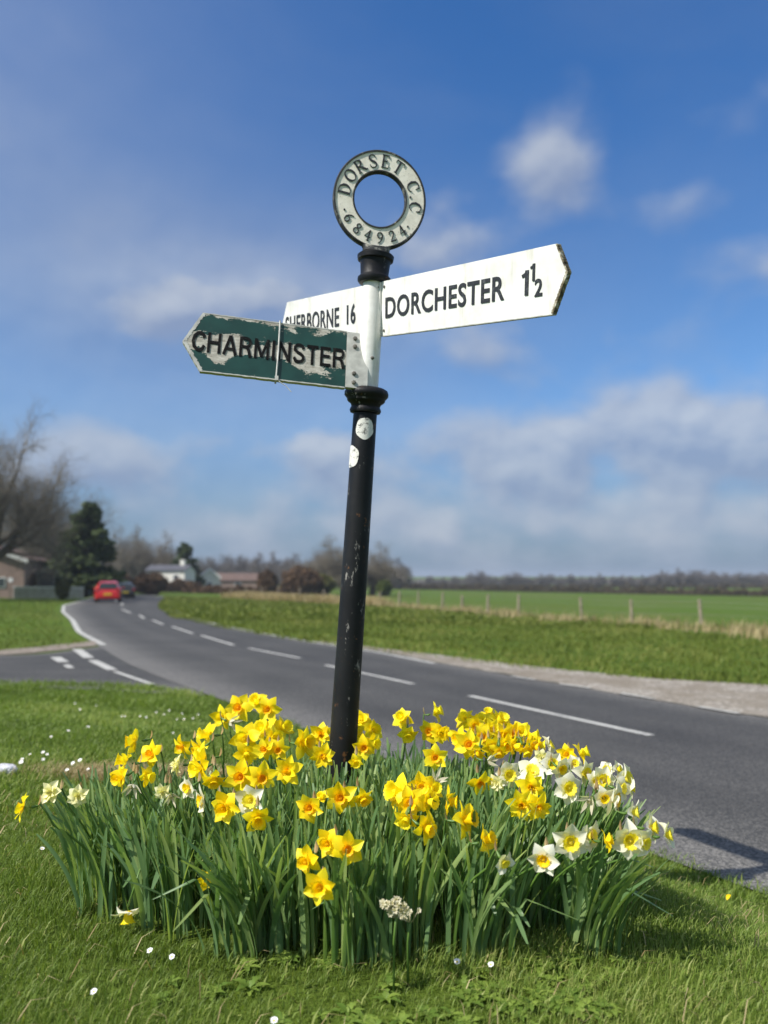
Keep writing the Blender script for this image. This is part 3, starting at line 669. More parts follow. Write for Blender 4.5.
v2, f2 = fit_text('DORCHESTER', .022, .566, -.034, .034, off=.016); raised(mb, v2, f2, PD, aD, eD, nD, .007, .0022)
child_mesh(mb, 'place_name', M['letter'], arm); mb = MB()
for x0, y0, h_, w_ in ((.630, -.031, .066, .20), (.660, .004, .045, .19)):
    for pts_ in ([(.30, 0), (.30, 1)], [(.30, .95), (.20, .84), (.02, .78)]): sans_stroke(mb, pts_, w_ if pts_[0][1] == 0 else .13, x0, y0, h_, .95, PD, aD, eD, nD, .007, .0022)
for tx, x0, x1, y0, y1 in (('2', .678, .705, -.038, .008),):
    v2, f2 = fit_text(tx, x0, x1, y0, y1, off=.02); raised(mb, v2, f2, PD, aD, eD, nD, .007, .0022)
child_mesh(mb, 'mileage', M['letter'], arm)
# dark rusted casting edge round the point
mb = MB(); r = random.Random(4)
def edge_strip(P, a, e, n, p, q_, w, th, N=60, jit=.0009):
    p, q_ = Vector(p), Vector(q_); d = (q_ - p).normalized(); k = Vector((-d.y, d.x)); ring = []
    vs, fs = [], []
    for i in range(N + 1):
        c = p.lerp(q_, i / N); ww = w * (.65 + .5 * r.random()); j1 = r.uniform(-jit, jit)
        for (x, z) in ((j1 - .001, th), (ww, th), (ww, -th), (j1 - .001, -th)):
            X2 = c + k * x; vs.append(P + a * X2.x + e * X2.y + n * z)
    for i in range(N):
        for j in range(4): fs.append((i * 4 + j, i * 4 + (j + 1) % 4, i * 4 + 4 + (j + 1) % 4, i * 4 + 4 + j))
    return vs, fs
for p, q_, w in (((lD, -o_), (lD + tipD, .012), .0065), ((lD + tipD, .012), (lD + .006, o_), .0035)):
    mb.add(*edge_strip(PD, aD, eD, nD, p, q_, w, .0078))
child_mesh(mb, 'rusty_edge', M['rust'], arm)
mb = MB(); mb.prism(PD, aD, eD, nD, [(0, -o_ - .003), (lD, -o_ - .003), (lD, -o_), (0, -o_)], .0165); child_mesh(mb, 'lower_lip', M['palemetal'], arm)
mb = MB(); mb.prism(PD, aD, eD, nD, [(-.070, -o_ + .002), (-.0015, -o_ + .002), (-.0015, o_ - .002), (-.070, o_ - .002)], .018, back=.004); pl = mb.build('mounting_plate', M['whitep'], post)
for x_, y_ in ((-.012, .07), (-.012, .038), (-.012, -.01), (-.012, -.05), (-.012, -.075), (-.012, .055), (-.012, .015), (-.012, -.03), (.014, .07), (.014, -.072)):
    mb = MB(); f_ = .013 if x_ < 0 else .007
    mb.lathe(PD + aD * x_ + eD * y_ + nD * f_, nD, [(0, .0042), (.003, .0042), (.0045, .002)], 10); mb.build('bolt', M['bolt'], post, True)

# --- Sherborne arm, on the far side in line with it
PS = PD - aD * .075; sL = .545
mb = MB(); mb.prism(PS, -aD, eD, nD, [(0, -o_), (sL, -o_), (sL + tipD, -.01), (sL, o_), (0, o_)], .014)
arm2 = local_build(mb, 'sign_arm', M['whitep'], post, PS, aD, eD, nD); tag(arm2, 'white arm behind reading SHERBORNE 16')
mb = MB(); v2, f2 = fit_text('SHERBORNE', -.555, -.178, -.036, .032, off=.012); raised(mb, v2, f2, PS, aD, eD, nD, .007, .0022)
child_mesh(mb, 'place_name', M['letter'], arm2); mb = MB()
v2, f2 = fit_text('16', -.128, -.076, -.034, .034, off=.02); raised(mb, v2, f2, PS, aD, eD, nD, .007, .0022)
child_mesh(mb, 'mileage', M['letter'], arm2)
mb = MB(); mb.prism(PS, aD, eD, nD, [(.002, -o_ + .003), (.05, -o_ + .003), (.05, o_ - .003), (.002, o_ - .003)], .012, back=-.012); mb.build('mounting_plate', M['whitep'], post)

# --- Charminster arm, dark green paint flaking off
oc = hC / 2; lC, tipC, plC = .513, .050, .040
mb = MB(); mb.prism(PC, aC, eC, nC, [(plC, -oc), (lC - .012, -oc), (lC + tipC, -.006), (lC - .004, oc), (plC, oc)], .014)
arm3 = local_build(mb, 'sign_arm', M['greenp'], post, PC, aC, eC, nC); tag(arm3, 'green arm reading CHARMINSTER, its paint flaking off')
mb = MB(); xr, xl = plC + .004, .548
adv = {'C': .80, 'H': .80, 'A': .84, 'R': .76, 'M': .92, 'I': .26, 'N': .80, 'S': .72, 'T': .70, 'E': .66}; W_ = sum(adv[c] for c in 'CHARMINSTER') + .13 * 10; hL = .070
kx = (xl - .012 - xr) / (W_ * hL); cx = -xl + .012
for ch in 'CHARMINSTER':
    for wd, pts in SANS[ch]:
        sans_stroke(mb, pts, wd, cx, -hL / 2, hL, kx, PC, -aC, eC, nC, .007, .0022)
    cx += (adv[ch] + .13) * hL * kx
child_mesh(mb, 'place_name', M['letter_worn'], arm3)
mb = MB()
for p, q_, w in (((lC - .012, -oc), (lC + tipC, -.006), .010), ((lC + tipC, -.006), (lC - .004, oc), .010), ((plC, -oc), (lC - .012, -oc), .003), ((lC - .004, oc), (plC, oc), .0028)):
    mb.add(*edge_strip(PC, aC, eC, nC, p, q_, w, .0080, 40, .0008))
child_mesh(mb, 'pale_edge', M['palemetal'], arm3)
mb = MB(); mb.prism(PC, aC, eC, nC, [(-.034, -oc + .002), (plC - .001, -oc + .002), (plC - .001, oc - .002), (-.034, oc - .002)], .016, back=.002); mb.build('mounting_plate', M['palemetal'], post)
for x_, y_ in ((.012, .078), (.012, .048), (.012, -.050), (.012, -.082)):
    mb = MB(); mb.lathe(PC + aC * x_ + eC * y_ + nC * .010, nC, [(0, .0075), (.005, .0075), (.0065, .004)], 6); mb.build('bolt', M['bolt'], post)
# cable tie round the board
mb = MB(); xt = .262; k = .0045; hh = oc + .004
loop = [(xt + .001, hh, .012), (xt, 0, .0125), (xt + .002, -hh, .012), (xt + .002, -hh - .003, 0), (xt + .002, -hh, -.012), (xt, 0, -.012), (xt + .001, hh, -.012), (xt + .001, hh + .004, 0), (xt + .001, hh, .012)]
mb.tube([PC + aC * x + eC * y + nC * z for x, y, z in loop], .0028, 6)
mb.tube([PC + aC * x + eC * y + nC * z for x, y, z in ((xt, -hh + .004, .014), (xt - .012, -hh - .008, .018), (xt - .030, -hh - .020, .022), (xt - .048, -hh - .040, .024))], .0014, 5)
mb.box(PC + aC * xt + eC * (-hh + .006) + nC * .015, (.011, .008, .014)); mb.build('cable_tie', M['tie'], post)

# --- the ring finial
zR = L_(200.5); CR = POST0 + PN * zR; yawR = R_(9)
nR = Vector((math.sin(yawR), -math.cos(yawR), 0)); nR = (nR - PN * nR.dot(PN)).normalized(); eR = PN; aR = eR.cross(nR) * -1
aR = (Vector((math.cos(yawR), math.sin(yawR), 0)) - PN * Vector((math.cos(yawR), math.sin(yawR), 0)).dot(PN)).normalized()
aR = aR * .935; Ro, Ri, thR = .169, .092, .024
ring = MB(); K = 96
prof = [(Ri, -thR / 2 + .004), (Ri, thR / 2 - .004), (Ri + .003, thR / 2 + .001), (Ri + .007, thR / 2 + .001), (Ri + .007, thR / 2 - .003), (Ro - .008, thR / 2 - .003), (Ro - .008, thR / 2 + .001), (Ro - .003, thR / 2 + .001), (Ro, thR / 2 - .004),
        (Ro, -thR / 2 + .004), (Ro - .003, -thR / 2 - .001), (Ro - .008, -thR / 2 - .001), (Ro - .008, -thR / 2 + .003), (Ri + .007, -thR / 2 + .003), (Ri + .007, -thR / 2 - .001), (Ri + .003, -thR / 2 - .001)]
vs, fs = [], []
for i in range(K):
    q_ = 2 * math.pi * i / K
    for (rr, z) in prof: vs.append(CR + (aR * math.cos(q_) + eR * math.sin(q_)) * rr + nR * z)
np_ = len(prof)
for i in range(K):
    for j in range(np_): fs.append((i * np_ + j, i * np_ + (j + 1) % np_, ((i + 1) % K) * np_ + (j + 1) % np_, ((i + 1) % K) * np_ + j))
ring.add(vs, fs); ringo = ring.build('ring', M['lichen'], post, True, auto=35)
face = MB()
for sgn in (1, -1):
    vs = []; 
    for i in range(K):
        q_ = 2 * math.pi * i / K
        for rr in (Ri + .0068, Ro - .0078): vs.append(CR + (aR * math.cos(q_) + eR * math.sin(q_)) * rr + nR * (sgn * (thR / 2 - .002)))
    face.add(vs, [(i * 2, i * 2 + 1, ((i + 1) % K) * 2 + 1, ((i + 1) % K) * 2)[::sgn] for i in range(K)])
face.build('ring_face', M['ringface'], ringo)
# flared foot joining ring and neck
ft = MB(); vs, fs = [], []
d0 = -(zR - ztop)
prof2 = [(ztop - .004 - zR, .055, .036), (ztop + .012 - zR, .057, .032), (ztop + .025 - zR, .066, .024), (ztop + .042 - zR, .086, .019), (ztop + .052 - zR, .098, .017)]
for z, wx, wy in prof2:
    for j in range(24):
        q_ = 2 * math.pi * j / 24; cx = math.copysign(abs(math.cos(q_)) ** .7, math.cos(q_)); sy = math.copysign(abs(math.sin(q_)) ** .7, math.sin(q_))
        zz = z
        vs.append(CR + aR * cx * wx + nR * sy * wy * .98 + eR * zz)
fs = [(i * 24 + j, i * 24 + (j + 1) % 24, (i + 1) * 24 + (j + 1) % 24, (i + 1) * 24 + j) for i in range(len(prof2) - 1) for j in range(24)]
# carve away where the white face begins: keep the foot behind the face plane
ft.add(vs, fs)
# clip points lying inside the hole side above the outer radius
ft.v = [tuple(Vector(v)) for v in ft.v]
cl = []
for v in ft.v:
    p = Vector(v) - CR; x, y, z = p.dot(aR), p.dot(eR), p.dot(nR); rr = math.hypot(x, y)
    if rr < Ro - .004 : s_ = (Ro - .004) / rr; x *= s_; y *= s_
    cl.append(tuple(CR + aR * x + eR * y + nR * z))
ft.v = cl; ft.build('ring_foot', M['lichen'], post, True, auto=50)

# serif letters drawn as strokes (thick stems, thin hairlines, bracketed feet)
S_ = {
 'D': [([(0.12, 0), (0.12, 1)], .15), ([(0, 0.02), (.35, .02), (.58, .12), (.70, .35), (.72, .5), (.70, .65), (.58, .88), (.35, .98), (0, .98)], [.05, .06, .10, .15, .16, .15, .10, .06, .05])],
 'O': [([(.4 + .36 * math.cos(t * math.pi / 10), .5 + .48 * math.sin(t * math.pi / 10)) for t in range(21)], [.06 + .10 * abs(math.cos(t * math.pi / 10)) for t in range(21)])],
 'R': [([(0.12, 0), (0.12, 1)], .15), ([(0, 0.02), (.26, .02)], .05), ([(0, .98), (.32, .98), (.52, .88), (.56, .74), (.50, .60), (.32, .50), (.12, .50)], [.05, .06, .12, .15, .12, .06, .05]), ([(.30, .5), (.55, .2), (.72, .02), (.84, .02)], [.12, .14, .12, .05])],
 'S': [([(.56, .72), (.56, .88), (.40, .98), (.22, .98), (.08, .88), (.07, .72), (.18, .58), (.42, .44), (.56, .30), (.56, .14), (.42, .02), (.22, .02), (.06, .12), (.04, .30)], [.03, .05, .06, .07, .12, .13, .14, .15, .13, .12, .07, .06, .05, .03])],
 'E': [([(0.12, 0), (0.12, 1)], .15), ([(0, .02), (.56, .02), (.60, .24)], [.06, .06, .03]), ([(0, .98), (.54, .98), (.57, .78)], [.06, .06, .03]), ([(.12, .52), (.42, .52)], .06), ([(.42, .40), (.42, .64)], .04)],
 'T': [([(.36, 0), (.36, 1)], .15), ([(.22, .02), (.50, .02)], .05), ([(0, .74), (.02, .98), (.70, .98), (.72, .74)], [.03, .06, .06, .03])],
 'C': [([(.68, .72), (.64, .86), (.48, .97), (.32, .96), (.14, .82), (.05, .5), (.14, .18), (.32, .04), (.50, .03), (.66, .16), (.70, .26)], [.04, .05, .06, .09, .14, .17, .14, .09, .06, .05, .03]), ([(.69, .62), (.69, .98)], .05)],
 '.': [([(.0, .10), (.0, .16), (.02, .22)], .14)],
 '6': [([(.50, .98), (.30, .86), (.12, .62), (.06, .34), (.14, .10), (.30, .01), (.46, .08), (.54, .28), (.46, .48), (.30, .54), (.12, .44)], [.04, .08, .12, .14, .12, .06, .10, .13, .10, .06, .04])],
 '8': [([(.30, .54), (.12, .66), (.10, .82), (.22, .97), (.38, .97), (.50, .84), (.46, .68), (.30, .54), (.12, .42), (.05, .24), (.14, .06), (.30, .01), (.48, .07), (.56, .24), (.48, .42), (.30, .54)], [.09, .11, .12, .06, .06, .11, .09, .08, .09, .12, .10, .06, .10, .13, .10, .08])],
 '4': [([(.42, 0), (.42, 1)], .14), ([(.42, .98), (.02, .34), (.62, .34)], [.05, .06, .07]), ([(.28, .02), (.56, .02)], .05)],
 '9': [([(.10, .02), (.32, .14), (.50, .40), (.55, .66), (.48, .90), (.32, .99), (.14, .92), (.06, .72), (.14, .52), (.30, .46), (.48, .56)], [.04, .08, .12, .14, .12, .06, .10, .13, .10, .06, .04])],
 '2': [([(.06, .74), (.10, .90), (.28, .99), (.46, .92), (.52, .76), (.42, .54), (.20, .26), (.04, .04)], [.10, .08, .06, .10, .14, .12, .08, .05]), ([(.04, .06), (.56, .06), (.60, .26)], [.11, .11, .03])],
}
def glyph(mb, ch, org, ax_, up_, n, hgt, sx=1.0):
    wds = {'D': .74, 'O': .8, 'R': .8, 'S': .62, 'E': .6, 'T': .72, 'C': .72, '.': .1, '6': .6, '8': .6, '4': .62, '9': .6, '2': .6}[ch]
    for li, (pts, wd) in enumerate(S_[ch]):
        if isinstance(wd, float): wd = [wd] * len(pts)
        P = [Vector(((x - wds / 2) * hgt * sx, (y - .5) * hgt)) for x, y in pts]; top = .0024 + .0002 * li; V = []
        for i, p in enumerate(P):
            d = (P[min(i + 1, len(P) - 1)] - P[max(i - 1, 0)]).normalized(); k = Vector((-d.y, d.x)) * wd[i] * hgt * .5
            for q_ in (p + k, p - k):
                for z in (top, -.001): V.append(org + ax_ * q_.x + up_ * q_.y + n * z)
        F = []
        for i in range(len(P) - 1):
            a0, b0_ = i * 4, i * 4 + 4
            F += [(a0, a0 + 2, b0_ + 2, b0_), (a0 + 1, a0, b0_, b0_ + 1), (a0 + 2, a0 + 3, b0_ + 3, b0_ + 2)]
        F += [(0, 1, 3, 2), (len(V) - 4, len(V) - 2, len(V) - 1, len(V) - 3)]
        mb.add(V, F)
lt = MB(); rl = (Ri + Ro) / 2; pf = thR / 2 - .002
for ch, dg_ in (('D', 172), ('O', 149), ('R', 127), ('S', 105.5), ('E', 85), ('T', 63), ('C', 27), ('.', 9.5), ('C', -5)):
    q_ = R_(dg_); rd = aR * math.cos(q_) + eR * math.sin(q_); tg = aR * math.sin(q_) - eR * math.cos(q_)
    glyph(lt, ch, CR + rd * (rl + (-.004 if ch == '.' else 0)) + nR * pf, tg, rd, nR, .044)
lt.build('county_name', M['letter'], ringo); lt = MB()
for ch, dg_ in (('6', 215), ('8', 235.5), ('4', 254.5), ('9', 274), ('2', 294), ('4', 312)):
    q_ = R_(dg_); rd = aR * math.cos(q_) + eR * math.sin(q_); tg = -aR * math.sin(q_) + eR * math.cos(q_)
    glyph(lt, ch, CR + rd * rl + nR * pf, tg, -rd, nR, .037)
for dg_ in (202, 323):
    q_ = R_(dg_); rd = aR * math.cos(q_) + eR * math.sin(q_); lt.lathe(CR + rd * (rl + .004) + nR * pf, nR, [(0, .0034), (.002, .0034)], 10)
lt.build('grid_number', M['letter'], ringo)

# ------------------------------------------------------------------ daffodils
def petal_grid(L, W, r0, curl, twist, tipc, rows=6, wide=.55):
    """one tepal: along +X from r0, in the XY plane, cupped a little; returns verts, faces"""
    vs, fs = [], []
    for i in range(rows + 1):
        t = i / rows; w = W * (math.sin(math.pi * min(1, (t ** .8) * .93 + .10)) ** .75) * .5 if t < 1 else 0.0008
        x = r0 + L * t; z = curl * (t ** 1.6) * L + .004 * math.sin(t * 3.1)
        for j, k in enumerate((-1, -.45, 0, .45, 1)):
            y = k * w; zz = z + tipc * abs(k) ** 1.6 * w + twist * k * w * t - .0012 * (k == 0)
            vs.append((x, y, zz))
    for i in range(rows):
        for j in range(4): a = i * 5 + j; fs.append((a, a + 1, a + 6, a + 5))
    return vs, fs
def rot_add(mb, vs, fs, q, tilt=0, z0=0, a=.5):
    c, s_ = math.cos(q), math.sin(q); ct, st = math.cos(tilt), math.sin(tilt); o = []
    for x, y, z in vs:
        x2, z2 = x * ct - z * st, x * st + z * ct; o.append((x2 * c - y * s_, x2 * s_ + y * c, z2 + z0))
    mb.add(o, fs, a)
def bare_mesh(mb, name, mat, smooth=True):
    me = bpy.data.meshes.new(name); me.from_pydata([tuple(v) for v in mb.v], [], mb.f); me.materials.append(mat)
    at_ = me.attributes.new('rnd', 'FLOAT', 'POINT'); at_.data.foreach_set('value', mb.a)
    if smooth: me.polygons.foreach_set('use_smooth', [True] * len(me.polygons))
    me.update(); return me
def mk_petals(r, L=.040, W=.034, mat='yellow', n=6, layers=1, droop=0.0, wide=1.0):
    mb = MB()
    for ly in range(layers):
        for i in range(n):
            inner = i % 2; f_ = 1 - .22 * ly
            vs, fs = petal_grid(L * f_ * r.uniform(.92, 1.06), W * f_ * wide * r.uniform(.88, 1.1), .006, r.uniform(-.35, .45) + droop, r.uniform(-.8, .8), r.uniform(-.35, .6))
            rot_add(mb, vs, fs, 2 * math.pi * i / n + r.uniform(-.10, .10) + ly * .5, r.uniform(-.14, .26) + ly * .25, .0015 * inner + .006 * ly, r.uniform(.15, 1))
    return bare_mesh(mb, 'petals', M[mat])
def mk_trumpet(r, Lc, r0, r1, flare, frill, mat, name='trumpet'):
    mb = MB(); k = 36; prof = [(0, r0 * .7), (.15, r0), (.5, r0 + (r1 - r0) * .35), (.8, r1 * .93), (.93, r1 * 1.04), (1.0, r1 * flare)]
    vs = []
    for h, rad in prof:
        for j in range(k):
            q = 2 * math.pi * j / k; fr = 1 + frill * (h ** 4) * math.sin(q * 12 + .8 * math.sin(3 * q)); vs.append((rad * fr * math.cos(q), rad * fr * math.sin(q), h * Lc + frill * .012 * (h ** 4) * math.sin(q * 12 + 1)))
    fs = [(i * k + j, i * k + (j + 1) % k, (i + 1) * k + (j + 1) % k, (i + 1) * k + j) for i in range(len(prof) - 1) for j in range(k)]
    mb.add(vs, fs, r.uniform(.3, .9)); n0 = len(mb.v)
    mb.add([(r0 * .9 * math.cos(2 * math.pi * j / 12), r0 * .9 * math.sin(2 * math.pi * j / 12), Lc * .10) for j in range(12)], [tuple(range(12))], .1)
    for j in range(6):                                              # stamens
        q = 2 * math.pi * j / 6; mb.tube([(.002 * math.cos(q), .002 * math.sin(q), 0), (.0035 * math.cos(q), .0035 * math.sin(q), Lc * .62)], [.0007, .0013], 4, True, .9)
    mb.tube([(0, 0, 0), (0, 0, Lc * .78)], [.0008, .0014], 5, True, .6)
    return bare_mesh(mb, name, M[mat])
def mk_frills(r, mat):                                              # a double flower's ruffled centre
    mb = MB()
    for i in range(22):
        vs, fs = petal_grid(r.uniform(.010, .020), r.uniform(.010, .016), .002, r.uniform(.2, 1.2), r.uniform(-1, 1), r.uniform(-.3, .8), 4)
        rot_add(mb, vs, fs, r.uniform(0, 6.28), r.uniform(.4, 1.3), r.uniform(.001, .006), r.uniform(0, 1))
    return bare_mesh(mb, 'frilled_centre', M[mat])
def mk_spathe(r):
    mb = MB(); vs, fs = petal_grid(.034, .012, 0, .25, .6, .5, 5); rot_add(mb, vs, fs, 0, .3, 0, r.random()); return bare_mesh(mb, 'spathe', M['spathe'])
KINDS = {}
rr_ = random.Random(11)
def variants(key, n, fp, fc): KINDS[key] = [(fp(rr_), fc(rr_)) for _ in range(n)]
variants('Y', 5, lambda r: mk_petals(r), lambda r: mk_trumpet(r, .034, .0095, .0165, 1.30, .07, 'yellow'))
variants('G', 4, lambda r: mk_petals(r, mat='yellow'), lambda r: mk_trumpet(r, .030, .0095, .0155, 1.25, .07, 'gold'))
variants('O', 4, lambda r: mk_petals(r, .042, .035), lambda r: mk_trumpet(r, .018, .008, .0125, 1.18, .06, 'orange'))
variants('W', 5, lambda r: mk_petals(r, .043, .041, 'white'), lambda r: mk_trumpet(r, .020, .009, .0165, 1.22, .09, 'lemon'))
variants('X', 3, lambda r: mk_petals(r, .042, .039, 'white'), lambda r: mk_trumpet(r, .018, .009, .016, 1.2, .08, 'gold'))
variants('D', 3, lambda r: mk_petals(r, .042, .031, 'yellow', layers=2), lambda r: mk_frills(r, 'gold'))
variants('C', 3, lambda r: mk_petals(r, .036, .032, 'cream', layers=2), lambda r: mk_frills(r, 'cream'))
variants('S', 2, lambda r: mk_petals(r, .026, .012, 'withered', droop=1.2), lambda r: mk_trumpet(r, .012, .004, .006, .8, .12, 'withered'))
SPA = [mk_spathe(rr_) for _ in range(3)]
LOOK = {'Y': 'clear yellow daffodil', 'G': 'yellow daffodil with golden trumpet', 'O': 'yellow daffodil with orange cup', 'W': 'white daffodil with lemon cup',
        'X': 'white daffodil with golden cup', 'D': 'ruffled golden double daffodil', 'C': 'creamy double daffodil', 'S': 'withered papery daffodil'}
# cluster phrase -> blooms: photo x, y, kind, size in photo pixels, facing (degrees, 0 = towards the road edge viewer, minus = left), pitch
CL = {
 'out at the far left of the bed': [(24, 807, 'O', 25, -75, 5), (52, 792, 'C', 25, -20, 10), (78, 796, 'C', 24, 10, 5)],
 'in the left clump of the bed': [(122, 777, 'G', 27, -35, -5), (127, 762, 'Y', 24, -80, 15), (136, 741, 'G', 26, -75, 0), (152, 754, 'O', 26, -25, 10), (145, 777, 'Y', 20, 70, 0),
    (133, 785, 'S', 18, 0, -30), (183, 746, 'O', 26, -45, -20), (179, 765, 'C', 20, -70, 5), (163, 791, 'C', 20, 0, -20), (171, 795, 'S', 16, 20, -35)],
 'in the gathering left of centre': [(209, 735, 'Y', 24, -60, 10), (201, 748, 'G', 22, -55, -20), (201, 768, 'Y', 28, -40, 0), (206, 757, 'Y', 26, -65, 10), (189, 787, 'X', 25, -40, -5), (204, 800, 'X', 28, -65, 0),
    (214, 778, 'G', 26, 10, -40), (223, 717, 'Y', 25, -10, 5), (230, 722, 'S', 16, 60, -10), (226, 806, 'G', 33, -15, -5), (251, 800, 'W', 34, -10, 5), (258, 817, 'G', 30, 10, -20)],
 'in the heap left of the post': [(239, 708, 'O', 28, -8, 10), (258, 703, 'Y', 24, -30, 40), (268, 709, 'O', 26, -5, 0), (246, 738, 'Y', 32, -10, 5), (247, 753, 'Y', 28, 5, -25), (265, 731, 'Y', 30, -30, 30),
    (272, 738, 'Y', 26, 40, 10), (278, 749, 'O', 22, 5, -10), (265, 749, 'O', 22, -15, 0), (282, 728, 'Y', 22, 50, 20), (302, 743, 'G', 30, 55, 10), (321, 735, 'D', 25, 0, 15), (322, 755, 'D', 26, 15, -10),
    (241, 776, 'O', 34, -8, 0), (262, 777, 'O', 30, 10, -5), (288, 770, 'D', 29, -5, 0)],
 'right behind the post': [(361, 722, 'Y', 22, 10, 40), (372, 731, 'Y', 24, 30, 20), (364, 747, 'O', 24, 0, -5), (355, 735, 'Y', 24, -20, 20), (356, 761, 'Y', 17, 0, -20), (371, 743, 'Y', 20, 50, 0)],
 'in the trio before the post': [(310, 807, 'O', 30, -10, 0), (341, 797, 'O', 33, -8, 0), (362, 797, 'G', 24, 25, -30), (322, 798, 'Y', 15, -30, 50)],
 'in the lowest group front of centre': [(308, 860, 'G', 30, -25, 0), (329, 842, 'G', 29, -20, 0), (348, 848, 'O', 34, 0, 0), (320, 886, 'G', 34, -5, 5)],
 'in the small group behind right of the post': [(403, 719, 'Y', 23, -25, 30), (408, 733, 'Y', 22, 0, -30), (434, 713, 'Y', 19, 75, 20), (430, 731, 'O', 24, -25, 5), (439, 733, 'Y', 22, 25, 0), (446, 734, 'Y', 15, 60, 0), (435, 757, 'O', 26, 0, 0)],
 'in the dense band along the back': [(466, 720, 'Y', 23, -30, 30), (461, 738, 'G', 22, -50, 0), (469, 744, 'O', 29, -8, 5), (474, 726, 'G', 24, 10, 10), (481, 737, 'O', 24, 20, 5), (482, 722, 'Y', 22, -20, 40), (490, 730, 'Y', 24, 20, 15), (492, 745, 'G', 24, 10, -20),
    (497, 722, 'Y', 22, 50, 40), (502, 735, 'G', 25, 30, 5), (510, 733, 'O', 24, 20, 5), (505, 744, 'G', 24, 20, -10), (499, 750, 'G', 20, -10, -50), (478, 751, 'G', 22, -30, -45), (512, 745, 'Y', 22, 60, -10), (520, 732, 'Y', 22, 10, 20),
    (528, 737, 'Y', 24, 70, 10), (531, 746, 'G', 22, 60, -5), (536, 745, 'Y', 20, 80, 0), (524, 748, 'Y', 20, 30, -50), (488, 716, 'Y', 19, 0, 60), (502, 721, 'Y', 20, 30, 50)],
 'among leaves right of centre': [(480, 782, 'O', 25, 5, -20), (488, 761, 'S', 16, 60, 0), (463, 820, 'G', 34, 60, 15), (484, 841, 'G', 28, 60, 25), (503, 861, 'W', 24, 30, -25)],
 'in the golden heap right of the leaves': [(530, 787, 'D', 29, 0, 5), (521, 804, 'D', 30, -5, -5), (537, 806, 'D', 29, 10, -5)],
 'in the bunch front right of the post': [(401, 793, 'Y', 34, -55, 20), (421, 787, 'G', 29, 5, 10), (410, 802, 'G', 33, -10, 5), (407, 817, 'Y', 26, -20, -30), (427, 801, 'Y', 24, 50, 0), (424, 827, 'G', 28, 50, -10), (432, 789, 'Y', 24, 30, 20),
    (446, 802, 'G', 28, 80, 0), (436, 781, 'S', 18, 30, 40)],
 'in the white drift at the right': [(508, 774, 'W', 30, 10, 0), (497, 782, 'C', 20, -20, -10), (532, 773, 'W', 31, -5, 45), (548, 747, 'W', 22, 75, 30), (552, 763, 'W', 26, 0, 5), (560, 768, 'X', 26, 30, -10),
    (567, 754, 'G', 20, -20, 5), (579, 754, 'Y', 22, 75, 20), (567, 788, 'W', 34, 15, 10), (583, 773, 'W', 29, 35, 5), (602, 780, 'W', 30, 5, 10), (624, 779, 'W', 28, 50, 20), (612, 799, 'X', 32, 60, 0), (619, 788, 'W', 24, 50, 5),
    (603, 797, 'X', 25, 10, -10), (594, 781, 'W', 20, 20, 20), (617, 770, 'W', 18, 60, 20), (606, 770, 'W', 18, -10, 30), (630, 788, 'W', 20, 70, 0), (574, 764, 'W', 19, 10, 25), (541, 757, 'C', 18, 0, 10), (590, 799, 'S', 20, -40, -20)],
 'in the large white group low right': [(544, 858, 'X', 33, -20, -10), (570, 841, 'W', 39, -5, 0), (588, 836, 'W', 32, 45, 10), (628, 839, 'W', 40, 5, 0), (642, 842, 'W', 30, 40, -5), (632, 813, 'W', 26, 70, 10), (650, 828, 'W', 29, 65, 10), (665, 836, 'W', 27, 70, 15), (605, 841, 'G', 20, 80, 10)],
}
CENTRE = Vector((FC[0], FC[1], 0))
def bloom_depth(y):
    z = float(np.interp(y, [700, 720, 745, 800, 840, 886], [.44, .425, .40, .345, .30, .255])); return (CAMH - z) * FPX / (y - 578.)
def ordinal(i): return ['', 'second', 'third', 'fourth', 'fifth', 'sixth', 'seventh', 'eighth', 'ninth', 'tenth', 'eleventh', 'twelfth', 'thirteenth', 'fourteenth', 'fifteenth', 'sixteenth', 'seventeenth', 'eighteenth'][i]
POSTB = Vector((base.x, base.y, 0))
